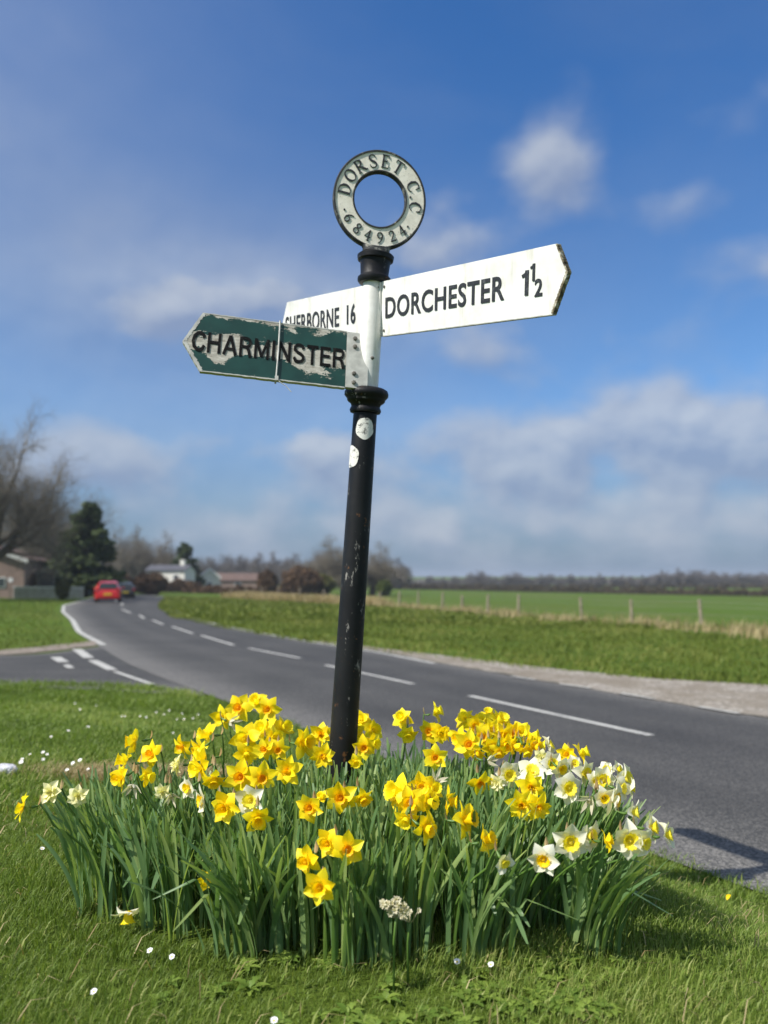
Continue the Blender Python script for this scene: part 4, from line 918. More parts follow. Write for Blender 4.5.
def make_daffodil(px, py, kind, size, yaw, pitch, label, r):
    Y = bloom_depth(py); 
    P = at(px, py, Y); sc = size * Y / FPX / (.099 if kind in 'WX' else .090) * (1.12 if abs(yaw) > 45 else 1)
    if kind == 'S': sc = max(.7, min(1.0, sc * 1.5))
    d = Vector((math.sin(R_(yaw)) * math.cos(R_(pitch)), -math.cos(R_(yaw)) * math.cos(R_(pitch)), math.sin(R_(pitch))))
    # foot of the stem: back towards the middle of the bed, and never outside it
    B = Vector((P.x, P.y, 0)) + (CENTRE - Vector((P.x, P.y, 0))) * .14 + Vector((r.uniform(-.03, .03), r.uniform(.0, .06), 0))
    for _ in range(40):
        e_ = ((B.x - FC[0]) / (FR[0] * .93)) ** 2 + ((B.y - FC[1]) / (FR[1] * .90)) ** 2
        if e_ <= 1: break
        B += (CENTRE - B) * .05
    k = Vector((B.x - POSTB.x, B.y - POSTB.y, 0))
    if k.length < .07: B = POSTB + k.normalized() * .075
    B.z = float(G(B.x, B.y)) - .01
    root = empty('daffodil', B, label, 'daffodil', 'daffodils flowering round the foot of the post')
    neck = P - d * .016 * sc; ov = P - d * .026 * sc; back = P - d * .040 * sc + Vector((0, 0, .004))
    lo = Vector((back.x, back.y, back.z)) - d * .012 + Vector((0, 0, -.055))
    lo = lo + (Vector((B.x, B.y, lo.z)) - lo) * .15
    p0 = B; p3 = lo; c1_ = p0 + Vector((0, 0, (p3.z - p0.z) * .5)) + (p3 - p0) * .08; pts = []
    for i in range(8):
        t = i / 7; a_ = p0.lerp(c1_, t); b_ = c1_.lerp(p3, t); pts.append(a_.lerp(b_, t))
    q0, q1, q2 = p3, back + Vector((0, 0, .004)) - d * .006, back
    pts += [q0.lerp(q1, .5) + Vector((0, 0, .004)) , q1, q2, ov, neck]
    rad = [.0030] * 8 + [.0026, .0024, .0026, .0042, .0028]
    mb = MB(); mb.tube(pts, rad, 6, True, r.uniform(.2, .9)); mb.build('stem', M['stem'], root, True)
    pet, tr = KINDS[kind][r.randrange(len(KINDS[kind]))]
    q = d.to_track_quat('Z', 'Y') @ Quaternion((0, 0, 1), r.uniform(0, 6.28))
    Mx = Matrix.Translation(P - root.location) @ q.to_matrix().to_4x4() @ Matrix.Scale(sc, 4)
    o = obj('petals', pet, root); o.matrix_local = Mx
    o = obj(tr.name.split('.')[0], tr, root); o.matrix_local = Mx @ Matrix.Translation((0, 0, .001))
    q2_ = (Vector((d.x * .3, d.y * .3, .8))).to_track_quat('X', 'Z')
    o = obj('spathe', SPA[r.randrange(3)], root); o.matrix_local = Matrix.Translation(back - root.location) @ q2_.to_matrix().to_4x4() @ Matrix.Scale(.8, 4)
rd_ = random.Random(5)
for phrase, L in CL.items():
    used = {}
    by = {}
    for t in L: by.setdefault(t[2], []).append(t)
    for kd, lst in by.items():
        lst.sort(key=lambda t: t[0])
        for i, t in enumerate(lst):
            n_ = len(lst)
            if n_ == 1: lab = f"{LOOK[kd]} {phrase}"; lab = 'only ' + lab
            else:
                o_rd = 'leftmost' if i == 0 else ('rightmost' if i == n_ - 1 else ordinal(i) + ' from left')
                lab = f"{LOOK[kd]}, {o_rd} {phrase}" 
            make_daffodil(*t, lab, rd_)
# the one that has toppled forward and hangs its head at the lower left
r = random.Random(9); P = at(128, 911, 2.16); B = Vector((P.x + .02, P.y + .08, 0)); B.z = float(G(B.x, B.y))
root = empty('daffodil', B, 'drooping white daffodil with yellow trumpet pointing at the grass, low left', 'daffodil', 'daffodils flowering round the foot of the post')
pts = [B, B + Vector((.01, -.01, .10)), B + Vector((.018, -.03, .16)), P + Vector((.025, .01, .10)), P + Vector((.012, 0, .05)), P + Vector((0, 0, .012))]
mb = MB(); mb.tube(pts, [.003, .003, .0028, .0026, .003, .0035], 6, True, .7); mb.build('stem', M['stem'], root, True)
pet, tr = KINDS['X'][0]; q = Vector((.1, -.25, -1)).to_track_quat('Z', 'Y'); Mx = Matrix.Translation(P - B) @ q.to_matrix().to_4x4() @ Matrix.Scale(.95, 4)
pt_ = mk_petals(r, .042, .026, 'white', droop=-.1); o = obj('petals', pt_, root); o.matrix_local = Mx
tr2 = mk_trumpet(r, .030, .0095, .0155, 1.25, .07, 'yellow'); o = obj('trumpet', tr2, root); o.matrix_local = Mx
# one yellow bloom down among the leaves
t_ = (207, 880, 'Y', 18, 10, 0); Pk = at(207, 880, 2.15)
B = Vector((Pk.x + .02, Pk.y + .10, 0)); B.z = float(G(B.x, B.y)); root = empty('daffodil', B, 'small shaded yellow daffodil deep among the leaves at lower left', 'daffodil', 'daffodils flowering round the foot of the post')
mb = MB(); mb.tube([B, B + Vector((0, 0, .09)), Pk + Vector((.005, .04, -.01)), Pk + Vector((0, .018, 0))], [.003, .0028, .0026, .004], 6, True, .5); mb.build('stem', M['stem'], root, True)
pet, tr = KINDS['Y'][1]; Mx = Matrix.Translation(Pk - B) @ Vector((.1, -1, .0)).to_track_quat('Z', 'Y').to_matrix().to_4x4() @ Matrix.Scale(.62, 4)
o = obj('petals', pet, root); o.matrix_local = Mx; o = obj('trumpet', tr, root); o.matrix_local = Mx
# pale many-headed withered narcissus in the front
for (px, py, Y, nf, sc, lab) in ((396, 908, 1.88, 22, .74, 'pale withered narcissus head of many tiny florets, low centre front'), (410, 914, 1.92, 9, .62, 'smaller faded greenish narcissus head right beside the pale one in front')):
    P = at(px, py, Y); B = Vector((P.x - .005, P.y + .012, 0)); B.z = float(G(B.x, B.y)); r = random.Random(px)
    root = empty('narcissus', B, lab, 'narcissus'); mb = MB(); mb.tube([B, B + Vector((0, 0, (P.z - B.z) * .6)), P + Vector((0, 0, -.02))], .0026, 6, True, .8); mb.build('stem', M['stem'], root, True)
    fm = MB()
    for i in range(nf):
        c = Vector((r.uniform(-.040, .034), r.uniform(-.015, .015), r.uniform(-.016, .020))) * sc; dd = (c + Vector((0, -.03, .02))).normalized(); qq = dd.to_track_quat('Z', 'Y').to_matrix()
        for j in range(6):
            vs, fs = petal_grid(.0115, .009, .001, r.uniform(-.2, .8), r.uniform(-.8, .8), .3, 3); tmp = MB(); rot_add(tmp, vs, fs, j * 1.047 + r.uniform(-.2, .2), r.uniform(0, .6))
            fm.add([qq @ Vector(v) * sc + c for v in tmp.v], tmp.f, r.uniform(.2, 1))
        fm.tube([c, Vector((c.x * .2, 0, -.03 * sc))], .0009, 4, True, .2)
    me = bare_mesh(fm, 'florets', M['withered']); o = obj('florets', me, root); o.location = P - B

# ---- leaves: long flat straps rising from the bulbs
def strap_leaves(bulbs, seed, per=(4, 7), hmul=1.0, lean=1.0):
    r = np.random.default_rng(seed); Vs, Ts, As = [], [], []; o = 0; rows = 8
    for (bx, by, bh) in bulbs:
        for k in range(int(r.integers(*per))):
            h = bh * r.uniform(.78, 1.08) * hmul; yaw = r.uniform(0, 6.283)
            out = np.array([bx - FC[0], (by - FC[1])]); rim = np.hypot(out[0] / FR[0], out[1] / FR[1]); ou = out / (np.hypot(*out) + 1e-6)
            L0 = r.uniform(.03, .36) * lean; dirv = np.array([math.cos(yaw), math.sin(yaw)]) * L0 + ou * (rim ** 3) * .20 * lean; 
            if r.random() < .12: dirv = dirv * 2.2; dirv = dirv * min(1.0, .55 / (np.hypot(*dirv) + 1e-6)); h *= .92
            w = r.uniform(.0042, .0075); a = r.uniform(0, 1); fy = math.atan2(dirv[1], dirv[0]) + r.uniform(-1.0, 1.0) + math.pi / 2; tw = r.uniform(-1.2, 1.2)
            x0, y0 = bx + r.normal(0, .010), by + r.normal(0, .010); z0 = float(G(x0, y0)) - .01
            kink = r.random() < .09; pts = []
            for i in range(rows + 1):
                t = i / rows; s2 = t ** 1.7; hz_ = h * (t - .18 * np.hypot(*dirv) * t ** 3)
                if kink and t > .62: hz_ = h * (.62 - (t - .62) * .35); s2 = .62 ** 1.7 + (t - .62) * 2.2
                c = np.array([x0 + dirv[0] * h * s2, y0 + dirv[1] * h * s2, z0 + hz_]); ang = fy + tw * t
                sd = np.array([math.cos(ang), math.sin(ang), 0]); ww = w * (1.0 if t < .75 else max(.12, math.sqrt(max(0, 1 - ((t - .75) / .27) ** 2)))) * (.55 + .45 * min(1, t * 5)); nn = np.array([-sd[1], sd[0], 0]) * .22 * ww
                pts += [c - sd * ww, c + nn, c + sd * ww]
            b = np.arange(rows)[:, None] * 3 + o
            Ts.append(np.concatenate([b + q_ for q_ in ([0, 1, 4], [0, 4, 3], [1, 2, 5], [1, 5, 4])])); Vs.append(np.array(pts))
            base_a = a * .75 + .12; tt_ = np.repeat(np.arange(rows + 1) / rows, 3); As.append(np.clip(base_a + .30 * np.maximum(0, .35 - tt_) + (.5 * np.maximum(0, tt_ - .8) * 3 if r.random() < .12 else 0), 0, 1)); o += len(pts)
    return np.concatenate(Vs), np.concatenate(Ts), np.concatenate(As)
r2 = np.random.default_rng(21)
def leaf_h(x, y): return .335 + .035 * math.sin(x * 4 + 1) + .02 * math.sin(y * 6) - .06 * max(0, ((x - FC[0]) / FR[0]) ** 2 + ((y - FC[1]) / FR[1]) ** 2 - .75)
bul = []
while len(bul) < 760:
    a_, q_ = r2.uniform(0, 6.283), math.sqrt(r2.random()); x, y = FC[0] + FR[0] * .93 * q_ * math.cos(a_), FC[1] + FR[1] * .92 * q_ * math.sin(a_)
    g_ = clumpy(x * 1.5, y * 1.7)
    if r2.random() > .35 + .9 * g_: continue
    if math.hypot(x - POSTB.x, y - POSTB.y) < .075: continue
    if x < -.45 and y > 2.95: continue                              # the bare patch at the back left
    bul.append((x, y, leaf_h(x, y) * (.92 if y > 2.9 else 1.0)))
V, T_, A_ = strap_leaves(bul, 3)
tag(obj('daffodil_leaves', tri_mesh('daffodil_leaves', V, T_, A_, M['leaf'], True)), 'dense mass of upright blue green daffodil leaves around the post', 'leaves', kind='stuff')
def clump(cx, cy, n, rad, hgt, seed, label, lean=1.0):
    r = np.random.default_rng(seed); b = [(cx + r.normal(0, rad), cy + r.normal(0, rad * .6), hgt) for _ in range(n)]
    V, T_, A_ = strap_leaves(b, seed, lean=lean); z = float(G(cx, cy)); V = V - np.array([cx, cy, z])
    o = obj('leaf_clump', tri_mesh('leaf_clump', V, T_, A_, M['leaf'], True), origin=(cx, cy, z)); tag(o, label, 'leaf clump')
clump(.53, 2.08, 14, .030, .31, 4, 'fan of fresh green daffodil leaves at the front right corner of the bed', 1.15)
clump(-.33, 2.06, 12, .035, .34, 6, 'arching clump of daffodil leaves in front, left of the centre', 1.5)
clump(-.02, 2.03, 14, .045, .33, 8, 'tall clump of daffodil leaves at the very front, below the lowest blooms', .9)
clump(.24, 2.06, 14, .040, .31, 12, 'clump of daffodil leaves at the front, right of the withered narcissus', .9)
clump(-.72, 2.32, 16, .070, .31, 15, 'loose clump of daffodil leaves at the left end of the bed', 1.2)

# ---- broad-leaved weeds at the foot of the bed, daisies, odd bits
def weed_rosette(mb, x, y, r, s=1.0):
    z = float(G(x, y)); n = r.randrange(7, 12)
    for i in range(n):
        L = r.uniform(.035, .075) * s; q = 6.283 * i / n + r.uniform(-.3, .3); el_ = r.uniform(.25, 1.0); rows = 7; vs = []
        for k in range(rows + 1):
            t = k / rows; w = L * .16 * math.sin(math.pi * (t * .9 + .08)) * (1 + .45 * math.sin(t * 22 + i)) + .0008
            x_ = L * t * math.cos(el_ * (1 - .5 * t)); z_ = L * t * math.sin(el_ * (1 - .7 * t)) + .004
            for j in (-1, 0, 1): vs.append((x + x_ * math.cos(q) - j * w * math.sin(q), y + x_ * math.sin(q) + j * w * math.cos(q), z + z_ + abs(j) * w * .25))
        fs = []
        for k in range(rows):
            for j in (0, 1): a = k * 3 + j; fs.append((a, a + 1, a + 4, a + 3))
        mb.add(vs, fs, r.random())
mb = MB(); r = random.Random(3)
spots_ = [(300 + r.uniform(-20, 60), r.uniform(930, 960)) for _ in range(8)] + [(r.uniform(420, 620), r.uniform(935, 1000)) for _ in range(26)] + [(r.uniform(455, 560), r.uniform(945, 985)) for _ in range(14)] + [(r.uniform(100, 260), r.uniform(940, 1010)) for _ in range(3)] + [(r.uniform(300, 460), r.uniform(985, 1030)) for _ in range(8)]
for px, py in spots_:
    Yd = CAMH * FPX / (py - 578.); P = at(px, py, Yd); [weed_rosette(mb, P.x + r.gauss(0, .03), P.y + r.gauss(0, .03), r, r.uniform(.35, .75)) for _ in range(2)]
me = bare_mesh(mb, 'broadleaf_weeds', M['weed'], True); tag(obj('broadleaf_weeds', me), 'broad toothed weed leaves spreading in the grass before the daffodils', 'weeds', kind='stuff')
# daisies: a flat head of short white rays
def daisy_mesh(r):
    mb = MB(); n = 16
    for i in range(n):
        q = 6.283 * i / n; c, s_ = math.cos(q), math.sin(q); w = .0016; L = .009 * r.uniform(.9, 1.1)
        mb.add([(c * .002 - s_ * w, s_ * .002 + c * w, .001), (c * .002 + s_ * w, s_ * .002 - c * w, .001), (c * L + s_ * w * .8, s_ * L - c * w * .8, .0035), (c * L - s_ * w * .8, s_ * L + c * w * .8, .0035)], [(0, 1, 2, 3)])
    return bare_mesh(mb, 'rays', M['daisy_white'], False)
M['daisy_eye'] = plain('daisy_eye', (.75, .50, .02), .7)
dm = daisy_mesh(random.Random(1)); mb = MB(); mb.lathe((0, 0, 0), (0, 0, 1), [(-.001, .001), (.0005, .0032), (.003, .0022), (.0036, .0004)], 10); em = bare_mesh(mb, 'eye', M['daisy_eye'])
mb = MB(); mb.tube([(0, 0, -.05), (0, 0, 0)], .0008, 4, True, .5); sm_ = bare_mesh(mb, 'stalk', M['stem'])
def ground_at(px, py):
    Yd = 2.0
    for _ in range(30):
        P = at(px, py, Yd); z = float(G(P.x, P.y)) + .03; Yd = Yd + (P.z - z) / max(.1, (CAMH - P.z) / Yd) * .7
    return at(px, py, Yd)
DA = [(150, 951, .8, 'daisy nearest the drooping white daffodil in the front lawn'), (172, 957, .75, 'second daisy right of the drooping white daffodil'), (94, 992, .8, 'white daisy alone in the lower left lawn'),
      (274, 1021, .85, 'white daisy at the bottom edge of the lawn, left of centre'), (457, 962, .85, 'daisy among the weeds below the centre of the bed'), (491, 965, .8, 'right one of two daisies among the weeds'),
      (630, 894, .9, 'small daisy in the shaded grass right of the bed'), (42, 849, .8, 'daisy in the lawn left of the leaf clump')]
DB = [(0 + 22, 762), (30, 757), (43, 755), (43, 762), (47, 757), (73, 766), (80, 763), (67, 773), (21, 765), (88, 772), (125, 718), (140, 718), (156, 714), (169, 712), (177, 721), (184, 721), (173, 735), (193, 720), (51, 739), (68, 733), (80, 711), (122, 718), (88, 729), (146, 719), (164, 716), (96, 707), (198, 716), (75, 705), (182, 715)]
for px, py, sc, lab in [(a, b, c, d) for a, b, c, d in DA] + [(a, b, rd_.uniform(.5, .95), None) for a, b in DB]:
    P = ground_at(px, py)
    if lab is None: P.z += .012
    root = empty('daisy', P, lab or 'tiny white daisy in the lawn behind the left of the bed', 'daisy', 'daisies dotted in the lawn')
    tilt = Matrix.Rotation(rd_.uniform(.3, .8), 4, 'X') @ Matrix.Rotation(rd_.uniform(-.3, .3), 4, 'Y')
    for me in (dm, em, sm_):
        o = obj(me.name.split('.')[0], me, root); o.matrix_local = (tilt if me is not sm_ else Matrix.Identity(4)) @ Matrix.Scale(sc if lab else sc * 1.25, 4)
# pale stone at the left edge
P = ground_at(4, 767); P.z -= .015; mb = MB(); bm = bmesh.new(); bmesh.ops.create_icosphere(bm, subdivisions=3, radius=1)
r = random.Random(2)
for v in bm.verts: v.co = Vector((v.co.x * .06, v.co.y * .05, v.co.z * .030)) * (1 + .12 * math.sin(v.co.x * 5 + 2) * math.cos(v.co.y * 7) + r.uniform(-.03, .03))
me = bpy.data.meshes.new('stone'); bm.to_mesh(me); bm.free(); M['stone'] = plain('limestone', (.62, .62, .66), .8, .3, 25, .2, bump=(.5, .01)); me.materials.append(M['stone']); o = obj('stone', me, origin=P); tag(o, 'pale rough stone lying in the lawn at the left edge', 'stone')
# fallen orange petal on the right grass
P = ground_at(727, 901); P.z += .004; mb = MB(); vs, fs = petal_grid(.024, .015, 0, .3, .5, .5, 5); rot_add(mb, vs, fs, .5, .3, 0, .4); me = bare_mesh(mb, 'fallen_petal', M['gold']); tag(obj('fallen_petal', me, origin=P), 'fallen golden petal on the grass at the right by the road', 'petal')

# ------------------------------------------------------------------ trees, hedges, fence
def grow_tree(seed, H, spread=.62, levels=6, trunk_h=.22, r0=None, dens=1.0, droop=.0, thin=1.0):
    """recursive limbs: returns (thick wood, thin twigs) as mesh builders around the origin"""
    r = random.Random(seed); wood, tw = MB(), [[], [], []]; r0 = r0 or H * .030
    V, T, A = [], [], []
    def twig(p, q, a, b, c):                                         # three-sided needle
        d = (q - p); u = d.orthogonal().normalized(); w = d.cross(u).normalized(); n = len(V)
        for k in range(3): th = 2.094 * k; o_ = u * math.cos(th) + w * math.sin(th); V.append(p + o_ * a); V.append(q + o_ * b)
        for k in range(3): i, j = 2 * k, 2 * ((k + 1) % 3); T.append((n + i, n + j, n + j + 1)); T.append((n + i, n + j + 1, n + i + 1))
        A.extend([c] * 6)
    def branch(p, d, L, rad, lv):
        n = 4 if lv < 3 else 3; pts = [p]; c = r.random()
        for i in range(n):
            d = (d + Vector((r.uniform(-1, 1), r.uniform(-1, 1), r.uniform(-.7, .8) - droop * lv)) * (.12 + .06 * lv)).normalized(); p = p + d * L / n; pts.append(p)
        rr = [rad * (1 - .55 * i / n) for i in range(n + 1)]
        if lv <= 2: wood.tube(pts, rr, 7 if lv == 0 else 5, True, .5)
        else:
            for i in range(n): twig(pts[i], pts[i + 1], rr[i] * thin, rr[i + 1] * thin, c)
        if lv >= levels: return
        k = {0: 6, 1: 5, 2: 5, 3: 5}.get(lv, 4); k = max(2, int(round(k * dens)))
        for i in range(k):
            t = r.uniform(.35, 1.0) if lv else r.uniform(.45, 1.0); idx = min(n - 1, int(t * n)); q = pts[idx].lerp(pts[idx + 1], t * n - idx)
            ax_ = d.orthogonal().normalized(); ax_.rotate(Quaternion(d, r.uniform(0, 6.283)))
            nd = (d * (1 - spread * r.uniform(.7, 1.1)) + ax_ * spread * r.uniform(.8, 1.4) + Vector((0, 0, .12))).normalized()
            branch(q, nd, L * r.uniform(.58, .82), rr[idx] * .58, lv + 1)
        if lv < 3: branch(pts[-1], d, L * .75, rr[-1], lv + 1)
    branch(Vector((0, 0, -.2)), Vector((r.uniform(-.05, .05), 0, 1)), H * trunk_h + .2, r0, 0)
    return wood, (V, T, A)
TREEP = {}
def tree_proto(key, *a, mat='twig', **k):
    wood, (V, T, A) = grow_tree(*a, **k); zmax = float(np.percentile([v.z for v in V], 98)); sc = a[1] / zmax
    Vn = np.array([tuple(v) for v in V]) * sc; wood.v = [tuple(Vector(v) * sc) for v in wood.v]
    TREEP[key] = (bare_mesh(wood, 'trunk', M['bark']), tri_mesh('crown', Vn, np.array(T), np.array(A), M[mat]))
tree_proto('big', 5, 13.0, levels=6, spread=.66, dens=1.02, thin=1.0)
tree_proto('dome', 8, 8.0, levels=6, spread=.78, trunk_h=.16, dens=1.0, thin=1.5)
tree_proto('far', 12, 9.0, levels=5, spread=.6, thin=2.4, mat='twig_far')
tree_proto('far2', 14, 8.0, levels=5, spread=.72, trunk_h=.14, thin=2.6, mat='twig_far')
def put_tree(key, x, y, s, rz, label, group=None, name='bare_tree', cat='tree'):
    z = float(G(x, y)) - .05; t, c = TREEP[key]; root = empty(name, (x, y, z), label, cat, group)
    for n_, me in (('trunk', t), ('crown', c)):
        o = obj(n_, me, root); o.matrix_local = Matrix.Rotation(rz, 4, 'Z') @ Matrix.Diagonal((*(s if isinstance(s, tuple) else (s, s, s)), 1))
    return root
def leaf_cloud(fn, n, size, seed, aspect=1.6):
    """n small leaf-clump faces at points from fn(rng, n) -> (n,3)"""
    r = np.random.default_rng(seed); P = fn(r, n); n = len(P); a = r.normal(size=(n, 3)); a /= np.linalg.norm(a, axis=1)[:, None]; b = np.cross(a, r.normal(size=(n, 3))); b /= np.linalg.norm(b, axis=1)[:, None]
    s = size * r.uniform(.5, 1.4, n)[:, None]; V = np.stack([P - a * s * aspect, P - b * s, P + a * s * aspect, P + b * s], 1).reshape(-1, 3); i = np.arange(n)[:, None] * 4
    T = np.concatenate([i + [0, 1, 2], i + [0, 2, 3]]); A = np.repeat(np.clip(r.normal(.5, .25, n), 0, 1), 4); return V, T, A
def px_ground(px, Y): p = at(px, 578, Y); return p.x, Y
# conifers: tiers of drooping sprays round a trunk
def conifer(key, H, Rr, seed, n=9000, size=.13):
    def fn(r, n):
        lv = r.random(n) ** .75; nb = 95; bi = r.integers(0, nb, n); g = np.random.default_rng(seed); bh = np.sort(g.random(nb)) * .93 + .05; ba = g.uniform(0, 6.283, nb); bl = g.uniform(.65, 1.15, nb)
        h = bh[bi]; L = Rr * (1 - h) ** .60 * bl[bi] + .12; t = lv * L; z = h * H - t * .10 + r.normal(0, .16, n) + .25 * (t / L) ** 2 * .5; a = ba[bi] + r.normal(0, .13, n)
        return np.stack([t * np.cos(a), t * np.sin(a), z], -1)
    V, T, A = leaf_cloud(fn, n, size, seed, 2.0); w = MB(); w.tube([(0, 0, -.2), (0, 0, H * .5), (0, 0, H * .96)], [.22, .14, .03], 8); TREEP[key] = (bare_mesh(w, 'trunk', M['bark']), tri_mesh('crown', V, T, A, M['conifer']))
conifer('con', 9.0, 3.1, 2); conifer('con2', 8.0, 2.5, 7, 7000, .15)
# left side
x, y = px_ground(-14, 62); put_tree('big', x, y, (.70, .70, .98), .4, 'tallest bare tree at the left edge, overhanging the pink gabled building')
x, y = px_ground(-66, 55); put_tree('big', x, y, (.72, .72, .85), 2.2, 'bare spreading tree just beyond the left edge, its twigs reaching in')
x, y = px_ground(86, 78); put_tree('con', x, y, (1.38, 1.38, 1.03), 0, 'large dark conifer by the bend, left of the red car', name='conifer', cat='conifer')
x, y = px_ground(68, 84); put_tree('con', x, y, (.8, .8, .78), 2, 'shorter dark conifer tucked against the left side of the large one', name='conifer', cat='conifer')
x, y = px_ground(184, 135); put_tree('con2', x, y, (1.45, 1.45, 1.0), 1, 'small distant conifer beside the white bungalow', name='conifer', cat='conifer')
for i, (px, Y, s, lab) in enumerate([(128, 140, .95, 'round bare tree behind the dark car, leftmost of three'), (146, 150, 1.0, 'round bare tree, middle of three left of the bungalow'), (161, 146, .9, 'round bare tree, rightmost of three left of the bungalow'),
                                     (101, 122, .62, 'bare tree showing just right of the large conifer'), (43, 92, 1.05, 'brownish bare tree between the gabled building and the conifer'), (22, 96, 1.1, 'bare tree standing behind the roof of the gabled building'), (60, 105, 1.0, 'bare tree standing close behind the left side of the conifer')]):
    x, y = px_ground(px, Y); put_tree('dome' if i != 5 else 'big', x, y, (s * 1.0, s, s * (1.2 if i < 3 else 1.0)), i * 1.3, lab)
x, y = px_ground(346, 125); put_tree('dome', x, y, (1.2, 1.2, .92), .6, 'bare dome shaped tree right behind the signpost pole')
x, y = px_ground(372, 128); put_tree('dome', x, y, (1.0, 1.0, .84), 2.6, 'bare rounded tree just right of the signpost pole')
for i, px in enumerate([200, 209, 219, 231, 243, 252, 263, 274, 284, 295, 306, 316, 327, 399, 189, 212, 238, 258, 290, 322]):
    Y = 215 + (i * 37) % 40; x, y = px_ground(px, Y); s = .80 + .25 * ((i * 7) % 5) / 5; put_tree(['far', 'far2'][i % 2], x, y, s, i * .9, 'bare tree in the grey purple tree line left of the pole', 'trees in the far tree line left of the pole')
FT = [(468, 330, .55), (476, 335, .75), (484, 340, .6), (492, 330, .55), (503, 350, .5), (512, 345, .7), (520, 350, .62), (530, 360, .45), (541, 350, .6), (550, 352, .62), (561, 365, .5), (570, 360, .6), (581, 350, .48), (592, 360, .5), (600, 352, .62), (612, 360, .5), (622, 362, .55), (632, 350, .5), (643, 355, .55),
      (652, 352, .6), (661, 345, .75), (670, 340, .7), (679, 342, .85), (688, 340, .8), (697, 345, .7), (706, 350, .8), (714, 342, .72), (722, 350, .7), (733, 352, .6), (742, 345, .7), (751, 350, .62), (762, 352, .7), (773, 345, .8), (455, 350, .5), (443, 352, .45), (430, 350, .5), (786, 350, .7), (800, 345, .7)]
for i, (px, Y, s) in enumerate(FT):
    x, y = px_ground(px, Y); put_tree(['far2', 'far'][i % 2], x, y, (s * 1.25, s * 1.25, s * .92), i * 1.7, 'small tree in the distant tree line beyond the right hand field', 'trees in the far tree line beyond the field')
# a soft far-off wood behind them
def band_fn(pts, w, hts):
    P = np.array(pts, float); d = np.r_[0, np.cumsum(np.linalg.norm(np.diff(P, axis=0), axis=1))]
    def fn(r, n):
        t = r.random(n) * d[-1]; x = np.interp(t, d, P[:, 0]); y = np.interp(t, d, P[:, 1]); dd = np.gradient(P, axis=0); ang = np.arctan2(np.interp(t, d, dd[:, 1]), np.interp(t, d, dd[:, 0]))
        o = r.uniform(-.5, .5, n) * w; h = np.interp(t, d, hts) * (.82 + .12 * np.sin(t * 1.3) + .10 * np.sin(t * .37 + 2) + .07 * np.sin(t * 3.1)); z = h * r.random(n) ** .7 * np.sqrt(np.clip(1 - (2 * np.abs(o) / w) ** 3, .1, 1))
        x = x - o * np.sin(ang); y = y + o * np.cos(ang); return np.stack([x, y, G(x, y) + z], -1)
    return fn
V, T, A = leaf_cloud(band_fn([(px_ground(400, 430)[0], 430), (px_ground(560, 430)[0], 430), (px_ground(700, 420)[0], 420), (px_ground(860, 410)[0], 410)], 16, [2.2, 2.8, 4.6, 4.2]), 26000, .42, 3)
tag(obj('distant_wood', tri_mesh('distant_wood', V, T, A, M['twig_far'])), 'low grey wood along the horizon beyond the right hand field', 'wood', kind='stuff')
# hedges (each a countable thing)
def hedge(pts, w, hts, n, size, mat, label, seed, name='hedge'):
    V, T, A = leaf_cloud(band_fn(pts, w, hts), n, size, seed); c = V.mean(0); c[2] = float(G(c[0], c[1])); V = V - c
    tag(obj(name, tri_mesh(name, V, T, A, M[mat]), origin=tuple(c)), label, 'hedge')
def pg(px, Y): return px_ground(px, Y)
hedge([pg(372, 232), pg(470, 214), pg(600, 185), pg(768, 150), pg(830, 142)], 1.6, [1.6, 1.7, 1.6, 1.6, 1.7], 26000, .13, 'hedge_dark', 'long dark brown clipped hedge across the far side of the right hand field', 41)
hedge([pg(112, 118), pg(140, 122), pg(172, 124), pg(200, 126)], 2.0, [3.0, 2.9, 2.2, 2.0], 16000, .15, 'hedge', 'russet brown bare hedge behind the two cars at the bend', 42)
hedge([pg(186, 118), pg(240, 112), pg(290, 108)], 1.4, [1.5, 1.3, 1.2], 9000, .12, 'hedge', 'low brown hedge in front of the brown roofed houses', 43)
hedge([pg(400, 300), pg(540, 300), pg(700, 290), pg(800, 285)], 2.2, [1.4, 1.5, 1.8, 1.8], 14000, .24, 'hedge_dark', 'thin distant hedge line under the far trees on the right', 44)
def bush(px, Y, wpx, hpx, mat, label, seed, n=4500, size=.10, kind='shrub'):
    x, y = pg(px, Y); R1 = wpx * Y / FPX / 2; Hh = hpx * Y / FPX
    def fn(r, n):
        u = r.normal(size=(n, 3)); u /= np.linalg.norm(u, axis=1)[:, None]; k = r.random(n) ** .38; lump = 1 + .16 * np.sin(u[:, 0] * 5 + seed) * np.cos(u[:, 2] * 6 + u[:, 1] * 4)
        return np.stack([u[:, 0] * R1 * k * lump, u[:, 1] * R1 * k * lump, Hh * .5 + u[:, 2] * Hh * .5 * k * lump], -1)
    V, T, A = leaf_cloud(fn, n, size, seed); z = float(G(x, y)); root = empty(kind, (x, y, z), label, 'shrub')
    obj('foliage', tri_mesh('foliage', V, T, A, M[mat]), root); w = MB(); rr = random.Random(seed)
    for i in range(6): a = i * 1.05; w.tube([(0, 0, -.05), (R1 * .3 * math.cos(a), R1 * .3 * math.sin(a), Hh * .3), (R1 * .6 * math.cos(a), R1 * .6 * math.sin(a), Hh * .62)], [.05, .035, .015], 5)
    me = bare_mesh(w, 'stem', M['bark']); obj('stem', me, root)
bush(63, 66, 13, 19, 'olive', 'small round olive green shrub by the low garden wall', 51, 3500, .07)
bush(267, 105, 20, 25, 'hedge', 'upright dark brown shrub at the left, beside the brown roofs', 52)
bush(302, 108, 42, 29, 'hedge', 'wide mauve brown bush behind the fence left of the pole', 53, 7000)
bush(322, 112, 26, 22, 'olive', 'dull olive bush close to the left of the pole in the distance', 54)
